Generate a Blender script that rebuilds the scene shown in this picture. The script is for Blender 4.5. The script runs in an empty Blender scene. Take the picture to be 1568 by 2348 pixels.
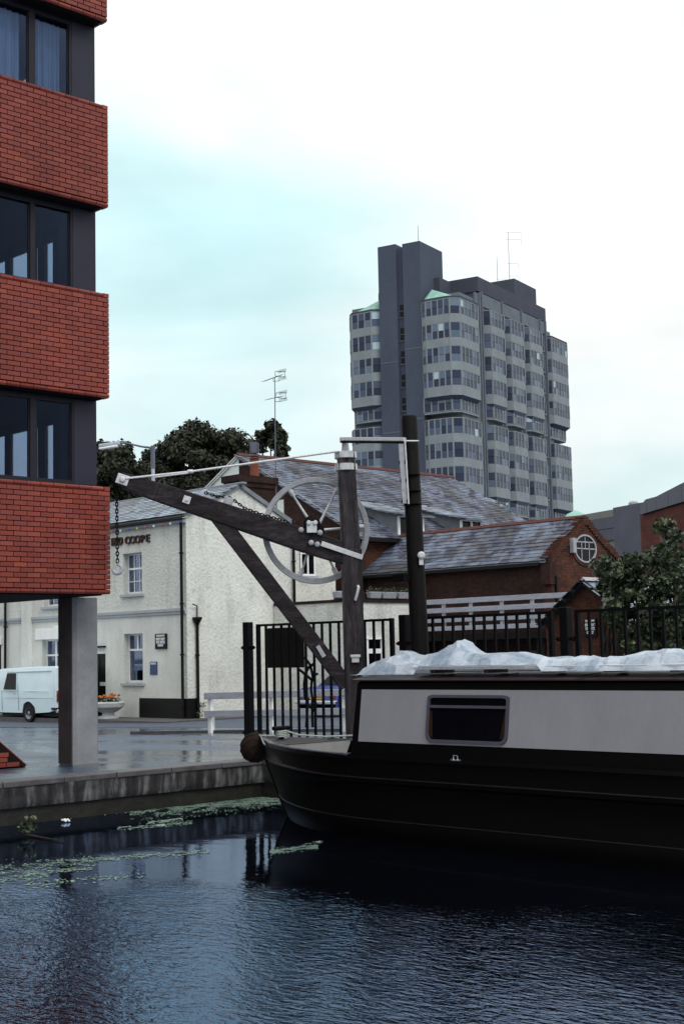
import bpy, bmesh, math, random
import numpy as np
from mathutils import Vector, Matrix, noise as mn
random.seed(7); np.random.seed(7)
R = math.radians
V = Vector
SC = bpy.context.scene
COL = SC.collection

# ------------------------------------------------------------------ camera
# world: x runs along the moored boat (towards the viewer's right), y away to the right, z up; quay level is z = 0
CAM = V((0, 0, 1.6)); PITCH, ROLL = R(5.66), R(1.25)
FH, RH, UP = V((-.716, .698, 0)).normalized(), V((.698, .716, 0)).normalized(), V((0, 0, 1))
FW = FH * math.cos(PITCH) + UP * math.sin(PITCH)
UV = UP * math.cos(PITCH) - FH * math.sin(PITCH)
CU = UV * math.cos(ROLL) + RH * math.sin(ROLL)
CR = RH * math.cos(ROLL) - UV * math.sin(ROLL)
cd = bpy.data.cameras.new('camera'); cam = bpy.data.objects.new('camera', cd); COL.objects.link(cam)
m = Matrix.Identity(4)
for i in range(3):
    m[i][0], m[i][1], m[i][2], m[i][3] = CR[i], CU[i], -FW[i], CAM[i]
cam.matrix_world = m
cd.sensor_fit = 'VERTICAL'; cd.sensor_height = 36; cd.lens = 50; cd.clip_start = .1; cd.clip_end = 4000
SC.camera = cam

# ------------------------------------------------------------------ sky, sun, exposure
SUN_EL, SUN_AZ = R(48), R(20)          # veiled sun, high, from the right of the picture
sun_dir = (RH * .45 - FH * .75).normalized() * math.cos(SUN_EL) + UP * math.sin(SUN_EL)
w = bpy.data.worlds.new('World'); SC.world = w; w.use_nodes = True
nt = w.node_tree; nt.nodes.clear(); L = nt.links.new
def N(t, **k):
    n = nt.nodes.new(t)
    for a, b in k.items(): setattr(n, a, b)
    return n
sky = N('ShaderNodeTexSky', sky_type='NISHITA', sun_disc=False, sun_elevation=SUN_EL, sun_rotation=math.atan2(sun_dir.x, sun_dir.y))
bsky = N('ShaderNodeBackground'); bsky.inputs[1].default_value = .08; L(sky.outputs[0], bsky.inputs[0])
tc = N('ShaderNodeTexCoord')
mp = N('ShaderNodeMapping'); mp.inputs['Scale'].default_value = (1, 1, 2.6); L(tc.outputs['Generated'], mp.inputs[0])
ns = N('ShaderNodeTexNoise'); ns.inputs['Scale'].default_value = 3.4; ns.inputs['Detail'].default_value = 5; ns.inputs['Roughness'].default_value = .45; ns.inputs['Distortion'].default_value = .6
mp.inputs['Location'].default_value = (.3, .1, .2)
L(mp.outputs[0], ns.inputs['Vector'])
# a thinner blue-green patch of the cloud deck, where the photograph shows it
gap = (FW + CR * (-.10) + CU * .135).normalized()
dt = N('ShaderNodeVectorMath', operation='DISTANCE'); dt.inputs[1].default_value = gap
mpg = N('ShaderNodeVectorMath', operation='NORMALIZE'); L(tc.outputs['Generated'], mpg.inputs[0]); L(mpg.outputs[0], dt.inputs[0])
mr = N('ShaderNodeMapRange', interpolation_type='SMOOTHSTEP'); mr.inputs[1].default_value = .02; mr.inputs[2].default_value = .25; mr.inputs[3].default_value = .27; mr.inputs[4].default_value = 0
L(dt.outputs['Value'], mr.inputs[0])
gap2 = (FW + CR * .24 + CU * (-.02)).normalized()
dt2 = N('ShaderNodeVectorMath', operation='DISTANCE'); dt2.inputs[1].default_value = gap2; L(mpg.outputs[0], dt2.inputs[0])
mr2 = N('ShaderNodeMapRange', interpolation_type='SMOOTHSTEP'); mr2.inputs[1].default_value = .02; mr2.inputs[2].default_value = .25; mr2.inputs[3].default_value = .14; mr2.inputs[4].default_value = 0
L(dt2.outputs['Value'], mr2.inputs[0])
ad = N('ShaderNodeMath', operation='ADD'); L(mr.outputs[0], ad.inputs[0]); L(mr2.outputs[0], ad.inputs[1])
sn = N('ShaderNodeMath', operation='MULTIPLY_ADD'); sn.inputs[1].default_value = .62; sn.inputs[2].default_value = .20; L(ns.outputs['Fac'], sn.inputs[0])
sb = N('ShaderNodeMath', operation='SUBTRACT'); L(sn.outputs[0], sb.inputs[0]); L(ad.outputs[0], sb.inputs[1])
cr = N('ShaderNodeValToRGB'); L(sb.outputs[0], cr.inputs[0])
e = cr.color_ramp.elements
e[0].position = .05; e[0].color = (.50, .80, .83, 1)
e[1].position = .47; e[1].color = (.98, 1.0, .985, 1)
x = e.new(.24); x.color = (.66, .90, .92, 1)
x = e.new(.355); x.color = (.85, .975, .975, 1)
# an overcast deck is brighter overhead than at the horizon: (1 + k sin elevation)
sz = N('ShaderNodeSeparateXYZ'); L(mpg.outputs[0], sz.inputs[0])
g1 = N('ShaderNodeMath', operation='MAXIMUM'); g1.inputs[1].default_value = 0; L(sz.outputs[2], g1.inputs[0])
g2 = N('ShaderNodeMath', operation='MULTIPLY_ADD'); g2.inputs[1].default_value = .62; g2.inputs[2].default_value = .82; L(g1.outputs[0], g2.inputs[0])
bc = N('ShaderNodeBackground'); 
n3 = N('ShaderNodeTexNoise'); n3.inputs['Scale'].default_value = 9; n3.inputs['Detail'].default_value = 5; n3.inputs['Roughness'].default_value = .5; L(mp.outputs[0], n3.inputs['Vector'])
g3 = N('ShaderNodeMapRange'); g3.inputs[1].default_value = .3; g3.inputs[2].default_value = .7; g3.inputs[3].default_value = .93; g3.inputs[4].default_value = 1.05; L(n3.outputs['Fac'], g3.inputs[0])
g4 = N('ShaderNodeMath', operation='MULTIPLY'); L(g2.outputs[0], g4.inputs[0]); L(g3.outputs[0], g4.inputs[1]); L(g4.outputs[0], bc.inputs[1]); L(cr.outputs[0], bc.inputs[0])
mx = N('ShaderNodeMixShader'); mx.inputs[0].default_value = .93; L(bsky.outputs[0], mx.inputs[1]); L(bc.outputs[0], mx.inputs[2])
wo = N('ShaderNodeOutputWorld'); L(mx.outputs[0], wo.inputs[0])
sl = bpy.data.lights.new('sun', 'SUN'); sl.energy = 1.35; sl.angle = R(30); sl.color = (1, .97, .93)
so = bpy.data.objects.new('sun', sl); COL.objects.link(so); so.rotation_euler = (-sun_dir).to_track_quat('-Z', 'Y').to_euler(); so.location = (0, 0, 60)
SC.view_settings.view_transform = 'Standard'; SC.view_settings.look = 'None'; SC.view_settings.gamma = 1
SC.view_settings.exposure = .2; SC.view_settings.use_curve_mapping = False
SC.render.engine = 'CYCLES'; SC.cycles.use_denoising = True
SC.cycles.max_bounces = 7; SC.cycles.diffuse_bounces = 3; SC.cycles.glossy_bounces = 3; SC.cycles.transparent_max_bounces = 16
SC.cycles.sample_clamp_indirect = 4; SC.cycles.blur_glossy = .3

# ------------------------------------------------------------------ measuring helpers (pixels of the 1568 x 2348 view)
F = 3261.
def ray(px, py): return (FW + CR * ((px - 784) / F) + CU * ((1174 - py) / F))
def onx(px, py, x): d = ray(px, py); return CAM + d * ((x - CAM.x) / d.x)
def ony(px, py, y): d = ray(px, py); return CAM + d * ((y - CAM.y) / d.y)
def onz(px, py, z): d = ray(px, py); return CAM + d * ((z - CAM.z) / d.z)
def oY(px, py, Y): d = ray(px, py); return CAM + d * (Y / d.dot(FH))
def onp(px, py, P, n): d = ray(px, py); return CAM + d * ((P - CAM).dot(n) / d.dot(n))
def pix(p):
    d = p - CAM; z = d.dot(FW)
    return (784 + F * d.dot(CR) / z, 1174 - F * d.dot(CU) / z, z) if z > .1 else (-9e9, 0, 1)
def G(x): return -.0176 * max(0., -18 - x)          # the ground falls a little towards the street
def onG(px, py):
    p = onz(px, py, 0)
    for _ in range(6): p = onz(px, py, G(p.x))
    return p

# ------------------------------------------------------------------ materials
def _mat(name):
    m = bpy.data.materials.new(name); m.use_nodes = True; t = m.node_tree
    return m, t, t.nodes['Principled BSDF']
def nd(t, ty, **k):
    n = t.nodes.new(ty)
    for a, b in k.items(): setattr(n, a, b)
    return n
def coords(t, space='Object', scale=(1, 1, 1)):
    c = nd(t, 'ShaderNodeTexCoord'); m = nd(t, 'ShaderNodeMapping'); m.inputs['Scale'].default_value = scale
    t.links.new(c.outputs[space], m.inputs[0]); return m.outputs[0]
def noise(t, vec, sc, det=4, rough=.55, dist=0):
    n = nd(t, 'ShaderNodeTexNoise'); n.inputs['Scale'].default_value = sc; n.inputs['Detail'].default_value = det
    n.inputs['Roughness'].default_value = rough; n.inputs['Distortion'].default_value = dist
    t.links.new(vec, n.inputs['Vector']); return n.outputs['Fac']
def ramp(t, fac, stops):
    r = nd(t, 'ShaderNodeValToRGB'); e = r.color_ramp.elements
    while len(e) < len(stops): e.new(.5)
    for i, (p, c) in enumerate(stops):
        e[i].position = p; e[i].color = (*c, 1) if len(c) == 3 else c
    t.links.new(fac, r.inputs[0]); return r.outputs[0]
def mixc(t, fac, a, b, mode='MIX'):
    m = nd(t, 'ShaderNodeMix', data_type='RGBA', blend_type=mode)
    for s, v in ((m.inputs[0], fac), (m.inputs[6], a), (m.inputs[7], b)):
        if isinstance(v, (int, float)): s.default_value = v
        elif isinstance(v, tuple): s.default_value = (*v, 1)
        else: t.links.new(v, s)
    return m.outputs[2]
def mth(t, op, a, b=0., clamp=False):
    m = nd(t, 'ShaderNodeMath', operation=op, use_clamp=clamp)
    for s, v in ((m.inputs[0], a), (m.inputs[1], b)):
        if isinstance(v, (int, float)): s.default_value = v
        else: t.links.new(v, s)
    return m.outputs[0]
def bump(t, p, h, dist, strength=1.):
    b = nd(t, 'ShaderNodeBump'); b.inputs['Distance'].default_value = dist; b.inputs['Strength'].default_value = strength
    t.links.new(h, b.inputs['Height']); t.links.new(b.outputs[0], p.inputs['Normal'])
def setp(p, rough=None, spec=None, metal=None):
    if rough is not None: p.inputs['Roughness'].default_value = rough
    if spec is not None: p.inputs['Specular IOR Level'].default_value = spec
    if metal is not None: p.inputs['Metallic'].default_value = metal
def rnd(t):
    o = nd(t, 'ShaderNodeObjectInfo'); g = nd(t, 'ShaderNodeNewGeometry')
    return mth(t, 'FRACT', mth(t, 'ADD', o.outputs['Random'], g.outputs['Random Per Island']))
def col(c, k): return tuple(min(1, x * k) for x in c)
def plain(name, c, rough=.6, spec=.4, metal=0, var=.25, sc=3., bd=0., bs=30., stretch=(1, 1, 1), vary_rough=0):
    """weathered colour: two scales of mottling, optional relief"""
    m, t, p = _mat(name); v = coords(t, 'Object', stretch)
    f = noise(t, v, sc, 6, .6); g = noise(t, v, sc * 9, 3)
    f2 = mth(t, 'ADD', mth(t, 'MULTIPLY', f, .7), mth(t, 'MULTIPLY', g, .3))
    c2 = ramp(t, f2, [(.3, col(c, 1 - var)), (.52, c), (.72, col(c, 1 + var))])
    t.links.new(c2, p.inputs['Base Color']); setp(p, rough, spec, metal)
    if vary_rough:
        t.links.new(mth(t, 'ADD', mth(t, 'MULTIPLY', f, vary_rough), rough - vary_rough / 2, True), p.inputs['Roughness'])
    if bd: bump(t, p, noise(t, v, bs, 4), bd)
    return m
def pieces_mat(name, stops, rough=.6, spec=.4, bd=.001, bs=60, rr=.0, soil=None, wet=None, cloud=.42):
    m, t, p = _mat(name); r = rnd(t); v = coords(t, 'Object')
    c = ramp(t, r, stops); f = noise(t, v, 22, 4)
    c = mixc(t, .35, c, ramp(t, f, [(.3, (.35, .35, .35)), (.7, (1, 1, 1))]), 'MULTIPLY')
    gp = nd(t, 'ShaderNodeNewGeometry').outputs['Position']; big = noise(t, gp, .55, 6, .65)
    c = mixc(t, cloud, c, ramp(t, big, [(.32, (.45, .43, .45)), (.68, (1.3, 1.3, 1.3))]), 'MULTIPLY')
    if wet:
        ws = noise(t, gp, 1.1, 5, .6, .8); c = mixc(t, mth(t, 'MULTIPLY', ramp(t, ws, [(.47, (0, 0, 0)), (.62, (1, 1, 1))]), .8), c, wet)  # pale streaks put the sheen of wet slates into the base colour
    if soil:
        s = noise(t, gp, .8, 5); c = mixc(t, mth(t, 'MULTIPLY', ramp(t, s, [(.45, (0, 0, 0)), (.75, (1, 1, 1))]), .6), c, soil)
    t.links.new(c, p.inputs['Base Color']); setp(p, rough, spec)
    if rr: t.links.new(mth(t, 'ADD', mth(t, 'MULTIPLY', mth(t, 'FRACT', mth(t, 'MULTIPLY', r, 7.3)), rr), rough, True), p.inputs['Roughness'])
    bump(t, p, noise(t, v, bs, 3), bd); return m
def brickwall(name, c1, c2, mortar, bw=.225, rh=.075, var=.5, rough=.85):
    m, t, p = _mat(name); c = nd(t, 'ShaderNodeTexCoord'); s = nd(t, 'ShaderNodeSeparateXYZ'); t.links.new(c.outputs['Object'], s.inputs[0])
    u = mth(t, 'ADD', s.outputs[0], s.outputs[1]); cb = nd(t, 'ShaderNodeCombineXYZ'); t.links.new(u, cb.inputs[0]); t.links.new(s.outputs[2], cb.inputs[1])
    b = nd(t, 'ShaderNodeTexBrick'); b.inputs['Scale'].default_value = 1; b.inputs['Brick Width'].default_value = bw; b.inputs['Row Height'].default_value = rh
    b.inputs['Mortar Size'].default_value = .007; b.inputs['Color1'].default_value = (*c1, 1); b.inputs['Color2'].default_value = (*c2, 1); b.inputs['Mortar'].default_value = (*mortar, 1)
    t.links.new(cb.outputs[0], b.inputs['Vector'])
    f = noise(t, c.outputs['Object'], 1.3, 6, .65); g = noise(t, c.outputs['Object'], 11, 3)
    k = mixc(t, .8, b.outputs['Color'], ramp(t, f, [(.3, (1 - var,) * 3), (.7, (1.25, 1.2, 1.15))]), 'MULTIPLY')
    k = mixc(t, .6, k, ramp(t, g, [(.35, (.55, .5, .5)), (.65, (1.3, 1.2, 1.1))]), 'MULTIPLY')
    t.links.new(k, p.inputs['Base Color']); setp(p, rough, .2); bump(t, p, mth(t, 'SUBTRACT', 1, b.outputs['Fac']), .012)
    return m
def stucco(name, c, grime=(.16, .15, .13), bd=.012, bs=16, amt=.5, zdirt=None):
    m, t, p = _mat(name); v = coords(t, 'Object'); vz = coords(t, 'Object', (1, 1, .25))
    f = noise(t, v, .7, 7, .6); st = noise(t, vz, 2.2, 6, .65); g = noise(t, v, bs, 3, .6)
    c1 = ramp(t, f, [(.3, col(c, .84)), (.7, col(c, 1.06))])
    c1 = mixc(t, mth(t, 'MULTIPLY', ramp(t, st, [(.52, (0, 0, 0)), (.85, (1, 1, 1))]), amt), c1, grime)
    c1 = mixc(t, .35, c1, ramp(t, g, [(.25, (.5, .5, .5)), (.5, (1, 1, 1))]), 'MULTIPLY')
    t.links.new(c1, p.inputs['Base Color']); setp(p, .85, .25); bump(t, p, g, bd); return m
M = {}
M['office_brick'] = pieces_mat('office brick', [(0, (.17, .028, .020)), (.35, (.205, .034, .022)), (.65, (.235, .041, .025)), (.85, (.19, .038, .034)), (1, (.27, .056, .031))], .5, .35, .0006, 90)
M['mortar'] = plain('dark mortar', (.012, .007, .007), .9, .1)
M['bronze'] = plain('dark bronze metal', (.010, .009, .016), .5, .25, 0, .2, 2)
M['navy_panel'] = plain('dark blue cladding panel', (.014, .014, .030), .5, .3, 0, .15, 1.2)
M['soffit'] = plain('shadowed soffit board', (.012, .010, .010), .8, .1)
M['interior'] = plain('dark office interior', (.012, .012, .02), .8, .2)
M['interior_lt'] = plain('grey office screen', (.12, .13, .17), .8, .2)
M['curtain'] = plain('pale net curtain', (.30, .36, .46), .9, .1, 0, .25, 2, stretch=(8, 8, .3))
M['concrete'] = plain('pale concrete', (.22, .225, .24), .8, .3, 0, .22, 2.2, .002, 40)
M['render_smooth'] = stucco('smooth cream render', (.68, .695, .66), bd=.003, amt=.35)
M['render_rough'] = stucco('rough cast cream render', (.665, .68, .64), bd=.03, bs=11, amt=.65)
M['white_render'] = stucco('white painted render', (.66, .72, .70), bd=.006, amt=.2)
M['stone_band'] = stucco('grey string course', (.40, .43, .46), bd=.002, amt=.4)
M['black_paint'] = plain('black paint', (.004, .004, .0045), .5, .2, 0, .3, 4)
M['iron'] = plain('black painted iron', (.0022, .0022, .0035), .55, .10, 0, .3, 9, .0006, 60)
M['white_paint'] = plain('white gloss paint', (.80, .81, .80), .4, .5, 0, .10, 5)
M['grey_white'] = plain('weathered white board', (.33, .345, .40), .6, .4, 0, .22, 5, stretch=(1, 1, 3))
M['silver'] = plain('silver grey painted iron', (.30, .31, .34), .45, .5, 0, .28, 14, .001, 50)
M['silver_lt'] = plain('pale aluminium paint', (.50, .51, .53), .4, .5, .1, .25, 20, .001, 50)
M['lead'] = plain('lead flashing', (.16, .18, .21), .5, .5, 0, .3, 4)
M['terracotta'] = plain('terracotta', (.15, .042, .025), .8, .3, 0, .3, 9)
M['ridge'] = plain('red clay ridge tile', (.075, .020, .017), .8, .3, 0, .4, 9)
M['slate'] = pieces_mat('wet slate with painted sheen', [(0, (.024, .025, .044)), (.35, (.040, .043, .072)), (.7, (.062, .069, .108)), (.93, (.10, .115, .165)), (1, (.05, .045, .045))], .42, .28, .003, 16, .4, (.06, .055, .04), (.15, .185, .26), .6)  # last colour is the painted sheen, laid on in pale streaks
M['slate_sheen'] = pieces_mat('pale slate with painted sheen', [(0, (.08, .10, .15)), (.3, (.15, .19, .26)), (.7, (.24, .31, .40)), (1, (.38, .46, .54))], .22, .8, .004, 12, .35, (.12, .10, .05), None, .6)  # brighter copy of the slate, rain sheen put into its colour
M['old_brick'] = brickwall('old brown brick', (.052, .022, .018), (.030, .015, .015), (.028, .024, .023))
M['orange_brick'] = brickwall('old orange brick', (.105, .038, .022), (.062, .024, .018), (.04, .034, .03))
M['soot_brick'] = brickwall('sooty chimney brick', (.035, .016, .013), (.018, .011, .011), (.03, .025, .024))
M['red_brick'] = brickwall('new red brick', (.12, .030, .022), (.08, .022, .019), (.05, .03, .027), .45, .15)
M['glass_dark'] = plain('dark window glass', (.003, .003, .005), .10, .15, 0, .3, 1)
M['red_door'] = plain('dark red door paint', (.05, .016, .014), .5, .4)
# glass you can look through
def glass(name, tint, gloss=.10, rough=.02, gc=(.7, .78, .95)):
    m, t, p = _mat(name); t.nodes.remove(p); out = t.nodes['Material Output']
    tr = nd(t, 'ShaderNodeBsdfTransparent'); tr.inputs[0].default_value = (*tint, 1)
    gl = nd(t, 'ShaderNodeBsdfGlossy'); gl.inputs['Roughness'].default_value = rough; gl.inputs[0].default_value = (*gc, 1)
    fr = nd(t, 'ShaderNodeFresnel'); fr.inputs[0].default_value = 1.45
    f = mth(t, 'ADD', mth(t, 'MULTIPLY', fr.outputs[0], .8), gloss * .2, True)
    x = nd(t, 'ShaderNodeMixShader'); t.links.new(f, x.inputs[0]); t.links.new(tr.outputs[0], x.inputs[1]); t.links.new(gl.outputs[0], x.inputs[2])
    t.links.new(x.outputs[0], out.inputs[0]); return m
M['glass'] = glass('tinted office glass', (.80, .86, .92), -.12, .02, (.5, .6, .9))
M['glass_clear'] = glass('clear glass', (.9, .92, .95), -.25)
# timber of the crane
def timber(name, c, stretch, bd=.004):
    m, t, p = _mat(name); v = coords(t, 'Object', stretch)
    f = noise(t, v, 1.6, 7, .65, .4); g = noise(t, v, 9, 4, .7); w2 = noise(t, coords(t), 2.1, 5)
    k = ramp(t, mth(t, 'ADD', mth(t, 'MULTIPLY', f, .6), mth(t, 'MULTIPLY', g, .4)), [(.34, col(c, .2)), (.5, c), (.66, col(c, 2.7))])
    k = mixc(t, mth(t, 'MULTIPLY', ramp(t, w2, [(.45, (0, 0, 0)), (.75, (1, 1, 1))]), .5), k, col(c, .25))
    t.links.new(k, p.inputs['Base Color']); setp(p, .6, .12); bump(t, p, g, bd); return m
M['post_wood'] = timber('dark weathered post timber', (.030, .026, .030), (6, 6, .7))
M['jib_wood'] = timber('dark weathered beam timber', (.019, .0155, .018), (1.2, 1.2, 5))
M['pole_wood'] = timber('tarred pole timber', (.0028, .002, .002), (7, 7, .8))
# hull and cabin
M['hull'] = plain('black bitumen hull', (.0009, .0006, .0006), .45, .08, 0, .4, 2, .002, 9)
M['cabin_black'] = plain('black coach paint', (.0010, .0008, .0009), .55, .08, 0, .3, 2)
M['roof_paint'] = plain('dark maroon roof paint', (.018, .009, .011), .4, .35, 0, .3, 3)
M['panel_grey'] = plain('pale grey cabin paint', (.225, .225, .24), .55, .3, 0, .10, 2.5, stretch=(1, 1, .4))
M['cockpit_grey'] = plain('grey cockpit paint', (.27, .27, .27), .6, .3, 0, .15, 4)
M['gunwale'] = plain('worn gunwale steel', (.10, .11, .135), .25, .6, .3, .5, 6)
M['alu_frame'] = plain('grey aluminium frame', (.065, .062, .085), .5, .4, .2, .2, 9)
M['rope_dark'] = plain('dirty coir rope', (.014, .007, .005), .9, .2, 0, .6, 30, .01, 60)
M['rope_pale'] = plain('pale nylon rope', (.32, .36, .35), .8, .2, 0, .3, 30)
M['tan'] = plain('brown curtain cloth', (.022, .009, .004), .9, .1)
def plastic():
    m, t, p = _mat('clear crumpled polythene'); v = coords(t); out = t.nodes['Material Output']
    c = ramp(t, noise(t, v, 2.2, 5, .6), [(.34, (.22, .30, .42)), (.56, (.62, .70, .80))])  # blue-dark and pale blotches paint the shade and brightness of folds
    t.links.new(c, p.inputs['Base Color']); setp(p, .16, .7)
    s = noise(t, coords(t, 'Object', (1.2, 5, 5)), 3, 4, .6, 1.5); bump(t, p, s, .03, .5)
    tl = nd(t, 'ShaderNodeBsdfTranslucent'); tl.inputs[0].default_value = (.6, .68, .78, 1)
    x = nd(t, 'ShaderNodeMixShader'); x.inputs[0].default_value = .22; t.links.new(p.outputs[0], x.inputs[1]); t.links.new(tl.outputs[0], x.inputs[2])
    tr = nd(t, 'ShaderNodeBsdfTransparent'); y = nd(t, 'ShaderNodeMixShader'); y.inputs[0].default_value = .30
    t.links.new(x.outputs[0], y.inputs[1]); t.links.new(tr.outputs[0], y.inputs[2]); t.links.new(y.outputs[0], out.inputs[0]); return m
M['plastic'] = plastic()
# water
def water():
    m, t, p = _mat('canal water'); t.nodes.remove(p); out = t.nodes['Material Output']; c = nd(t, 'ShaderNodeTexCoord')
    mp1 = nd(t, 'ShaderNodeMapping'); mp1.inputs['Rotation'].default_value = (0, 0, R(45 + 12)); mp1.inputs['Scale'].default_value = (1, 2.3, 1); t.links.new(c.outputs['Object'], mp1.inputs[0])
    a = noise(t, mp1.outputs[0], 7.2, 2, .5, .3); b = noise(t, mp1.outputs[0], 17, 2, .5)
    mp2 = nd(t, 'ShaderNodeMapping'); mp2.inputs['Rotation'].default_value = (0, 0, R(45 + 12)); mp2.inputs['Scale'].default_value = (1, 2, 1); t.links.new(c.outputs['Object'], mp2.inputs[0])
    big = noise(t, mp2.outputs[0], 2.2, 2, .4)
    # wind only reaches the open water; the corner by the quay and behind the boat stays calm
    s = nd(t, 'ShaderNodeSeparateXYZ'); t.links.new(c.outputs['Object'], s.inputs[0])
    q = mth(t, 'SUBTRACT', mth(t, 'MULTIPLY', s.outputs[0], -.716), mth(t, 'MULTIPLY', s.outputs[1], -.698))     # metres ahead of the viewer
    wob = noise(t, c.outputs['Object'], .55, 4, .6)
    q = mth(t, 'ADD', q, mth(t, 'MULTIPLY', mth(t, 'SUBTRACT', wob, .5), 3.5))
    lat = mth(t, 'ADD', mth(t, 'MULTIPLY', s.outputs[0], .698), mth(t, 'MULTIPLY', s.outputs[1], .716)); q = mth(t, 'ADD', q, mth(t, 'MULTIPLY', lat, .36))
    k = nd(t, 'ShaderNodeMapRange', interpolation_type='SMOOTHSTEP'); t.links.new(q, k.inputs[0])
    k.inputs[1].default_value = 13.7; k.inputs[2].default_value = 12.3; k.inputs[3].default_value = .05; k.inputs[4].default_value = 1.
    h = mth(t, 'ADD', mth(t, 'MULTIPLY', a, .9), mth(t, 'MULTIPLY', b, .35))
    paw = ramp(t, noise(t, c.outputs['Object'], .9, 3, .6), [(.3, (.45, .45, .45)), (.7, (1, 1, 1))]); h = mth(t, 'MULTIPLY', h, paw)
    h = mth(t, 'ADD', mth(t, 'MULTIPLY', h, k.outputs[0]), mth(t, 'MULTIPLY', big, .10))
    bp = nd(t, 'ShaderNodeBump'); bp.inputs['Distance'].default_value = .016; t.links.new(h, bp.inputs['Height'])
    gl = nd(t, 'ShaderNodeBsdfGlossy'); gl.inputs['Roughness'].default_value = .03; gl.inputs[0].default_value = (.53, .69, 1., 1); t.links.new(bp.outputs[0], gl.inputs['Normal'])
    df = nd(t, 'ShaderNodeBsdfDiffuse'); df.inputs[0].default_value = (.0016, .0018, .0032, 1)
    fr = nd(t, 'ShaderNodeFresnel'); fr.inputs[0].default_value = 2.1; t.links.new(bp.outputs[0], fr.inputs['Normal'])
    x = nd(t, 'ShaderNodeMixShader'); t.links.new(fr.outputs[0], x.inputs[0]); t.links.new(df.outputs[0], x.inputs[1]); t.links.new(gl.outputs[0], x.inputs[2])
    t.links.new(x.outputs[0], out.inputs[0]); return m
M['water'] = water()
def wet(name, c, thr=(.42, .58), sc=.35, dry=.6, shine=.12):
    m, t, p = _mat(name); v = coords(t, 'Object'); v2 = coords(t, 'Object', (.35, 1, 1))
    f = noise(t, v2, sc, 6, .6, .3); g = noise(t, v, 40, 3)
    w3 = ramp(t, f, [(thr[0], (0, 0, 0)), (thr[1], (1, 1, 1))])
    t.links.new(mth(t, 'SUBTRACT', dry, mth(t, 'MULTIPLY', w3, dry - shine)), p.inputs['Roughness'])
    k = mixc(t, w3, col(c, 1.5), col(c, .7)); k = mixc(t, .5, k, ramp(t, g, [(.3, (.6, .6, .6)), (.7, (1.2, 1.2, 1.2))]), 'MULTIPLY')
    t.links.new(k, p.inputs['Base Color']); p.inputs['Specular IOR Level'].default_value = .8
    p.inputs['Specular Tint'].default_value = (.45, .74, 1, 1)
    bump(t, p, g, .0012, .5); return m
M['ground'] = wet('wet quay paving', (.035, .052, .088), (.34, .56), .42)
M['road'] = wet('damp road asphalt', (.040, .042, .058), (.45, .8), .3, .75, .3)
M['pavement'] = wet('brown gravelly pavement', (.05, .035, .03), (.6, .9), .6, .85, .4)
def quaywall():
    m, t, p = _mat('stained quay concrete'); c = nd(t, 'ShaderNodeTexCoord'); s = nd(t, 'ShaderNodeSeparateXYZ'); t.links.new(c.outputs['Object'], s.inputs[0])
    f = noise(t, coords(t, 'Object', (1, 1, .18)), 5.5, 6, .62); g = noise(t, c.outputs['Object'], 9, 5, .6)
    k = ramp(t, f, [(.36, (.010, .009, .010)), (.52, (.030, .028, .030)), (.68, (.15, .15, .155))])
    k = mixc(t, .5, k, ramp(t, g, [(.3, (.4, .4, .4)), (.7, (1.3, 1.3, 1.25))]), 'MULTIPLY')
    t.links.new(k, p.inputs['Base Color']); setp(p, .7, .3); bump(t, p, g, .012); return m
M['quay'] = quaywall()
M['quay_low'] = plain('slimy lower quay', (.014, .013, .010), .6, .4, 0, .7, 6, .01, 14)
M['coping'] = plain('worn concrete coping', (.075, .07, .075), .5, .4, 0, .45, 3.5, .004, 22, vary_rough=.5)
def leafm(name, stops, tr=.25, rough=.45):
    m, t, p = _mat(name); out = t.nodes['Material Output']; g = nd(t, 'ShaderNodeNewGeometry')
    c = ramp(t, g.outputs['Random Per Island'], stops); v = coords(t, 'Object'); f = noise(t, v, .55, 4)
    c = mixc(t, .6, c, ramp(t, f, [(.35, (.45, .5, .5)), (.65, (1.35, 1.3, 1.1))]), 'MULTIPLY')
    t.links.new(c, p.inputs['Base Color']); setp(p, rough, .4)
    tl = nd(t, 'ShaderNodeBsdfTranslucent'); t.links.new(c, tl.inputs[0])
    x = nd(t, 'ShaderNodeMixShader'); x.inputs[0].default_value = tr; t.links.new(p.outputs[0], x.inputs[1]); t.links.new(tl.outputs[0], x.inputs[2])
    t.links.new(x.outputs[0], out.inputs[0]); return m
M['leaf_dark'] = leafm('dark summer foliage', [(0, (.006, .009, .006)), (.5, (.015, .021, .010)), (.85, (.029, .037, .016)), (1, (.05, .058, .025))], .15, .6)
M['leaf_bush'] = leafm('bush foliage', [(0, (.010, .017, .008)), (.5, (.028, .043, .018)), (.85, (.07, .095, .05)), (1, (.13, .16, .10))], .2, .35)
M['bark'] = plain('bark', (.03, .024, .02), .9, .2, 0, .4, 4, .01, 30)
M['weed'] = leafm('duckweed with water sheen', [(0, (.07, .11, .07)), (.5, (.16, .25, .20)), (1, (.32, .46, .42))], .1, .5)  # weed green; the palest tones also carry the sheen of the water
M['van_white'] = plain('pale blue white van paint', (.60, .74, .80), .28, .5, 0, .07, 1.5)
M['rubber'] = plain('tyre rubber', (.010, .010, .011), .8, .3)
M['rim'] = plain('steel wheel rim', (.22, .22, .26), .4, .5, .5, .3, 8)
M['car_blue'] = plain('blue car paint', (.012, .035, .20), .25, .6, 0, .1, 2)
M['chrome'] = plain('chrome', (.75, .78, .8), .15, .5, 1, .1, 5)
M['plate'] = plain('yellow number plate', (.62, .30, .02), .5, .4, 0, .15, 9)
M['red_lamp'] = plain('red lamp lens', (.20, .01, .01), .3, .5)
M['amber'] = plain('amber lamp lens', (.30, .10, .02), .3, .5)
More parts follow.
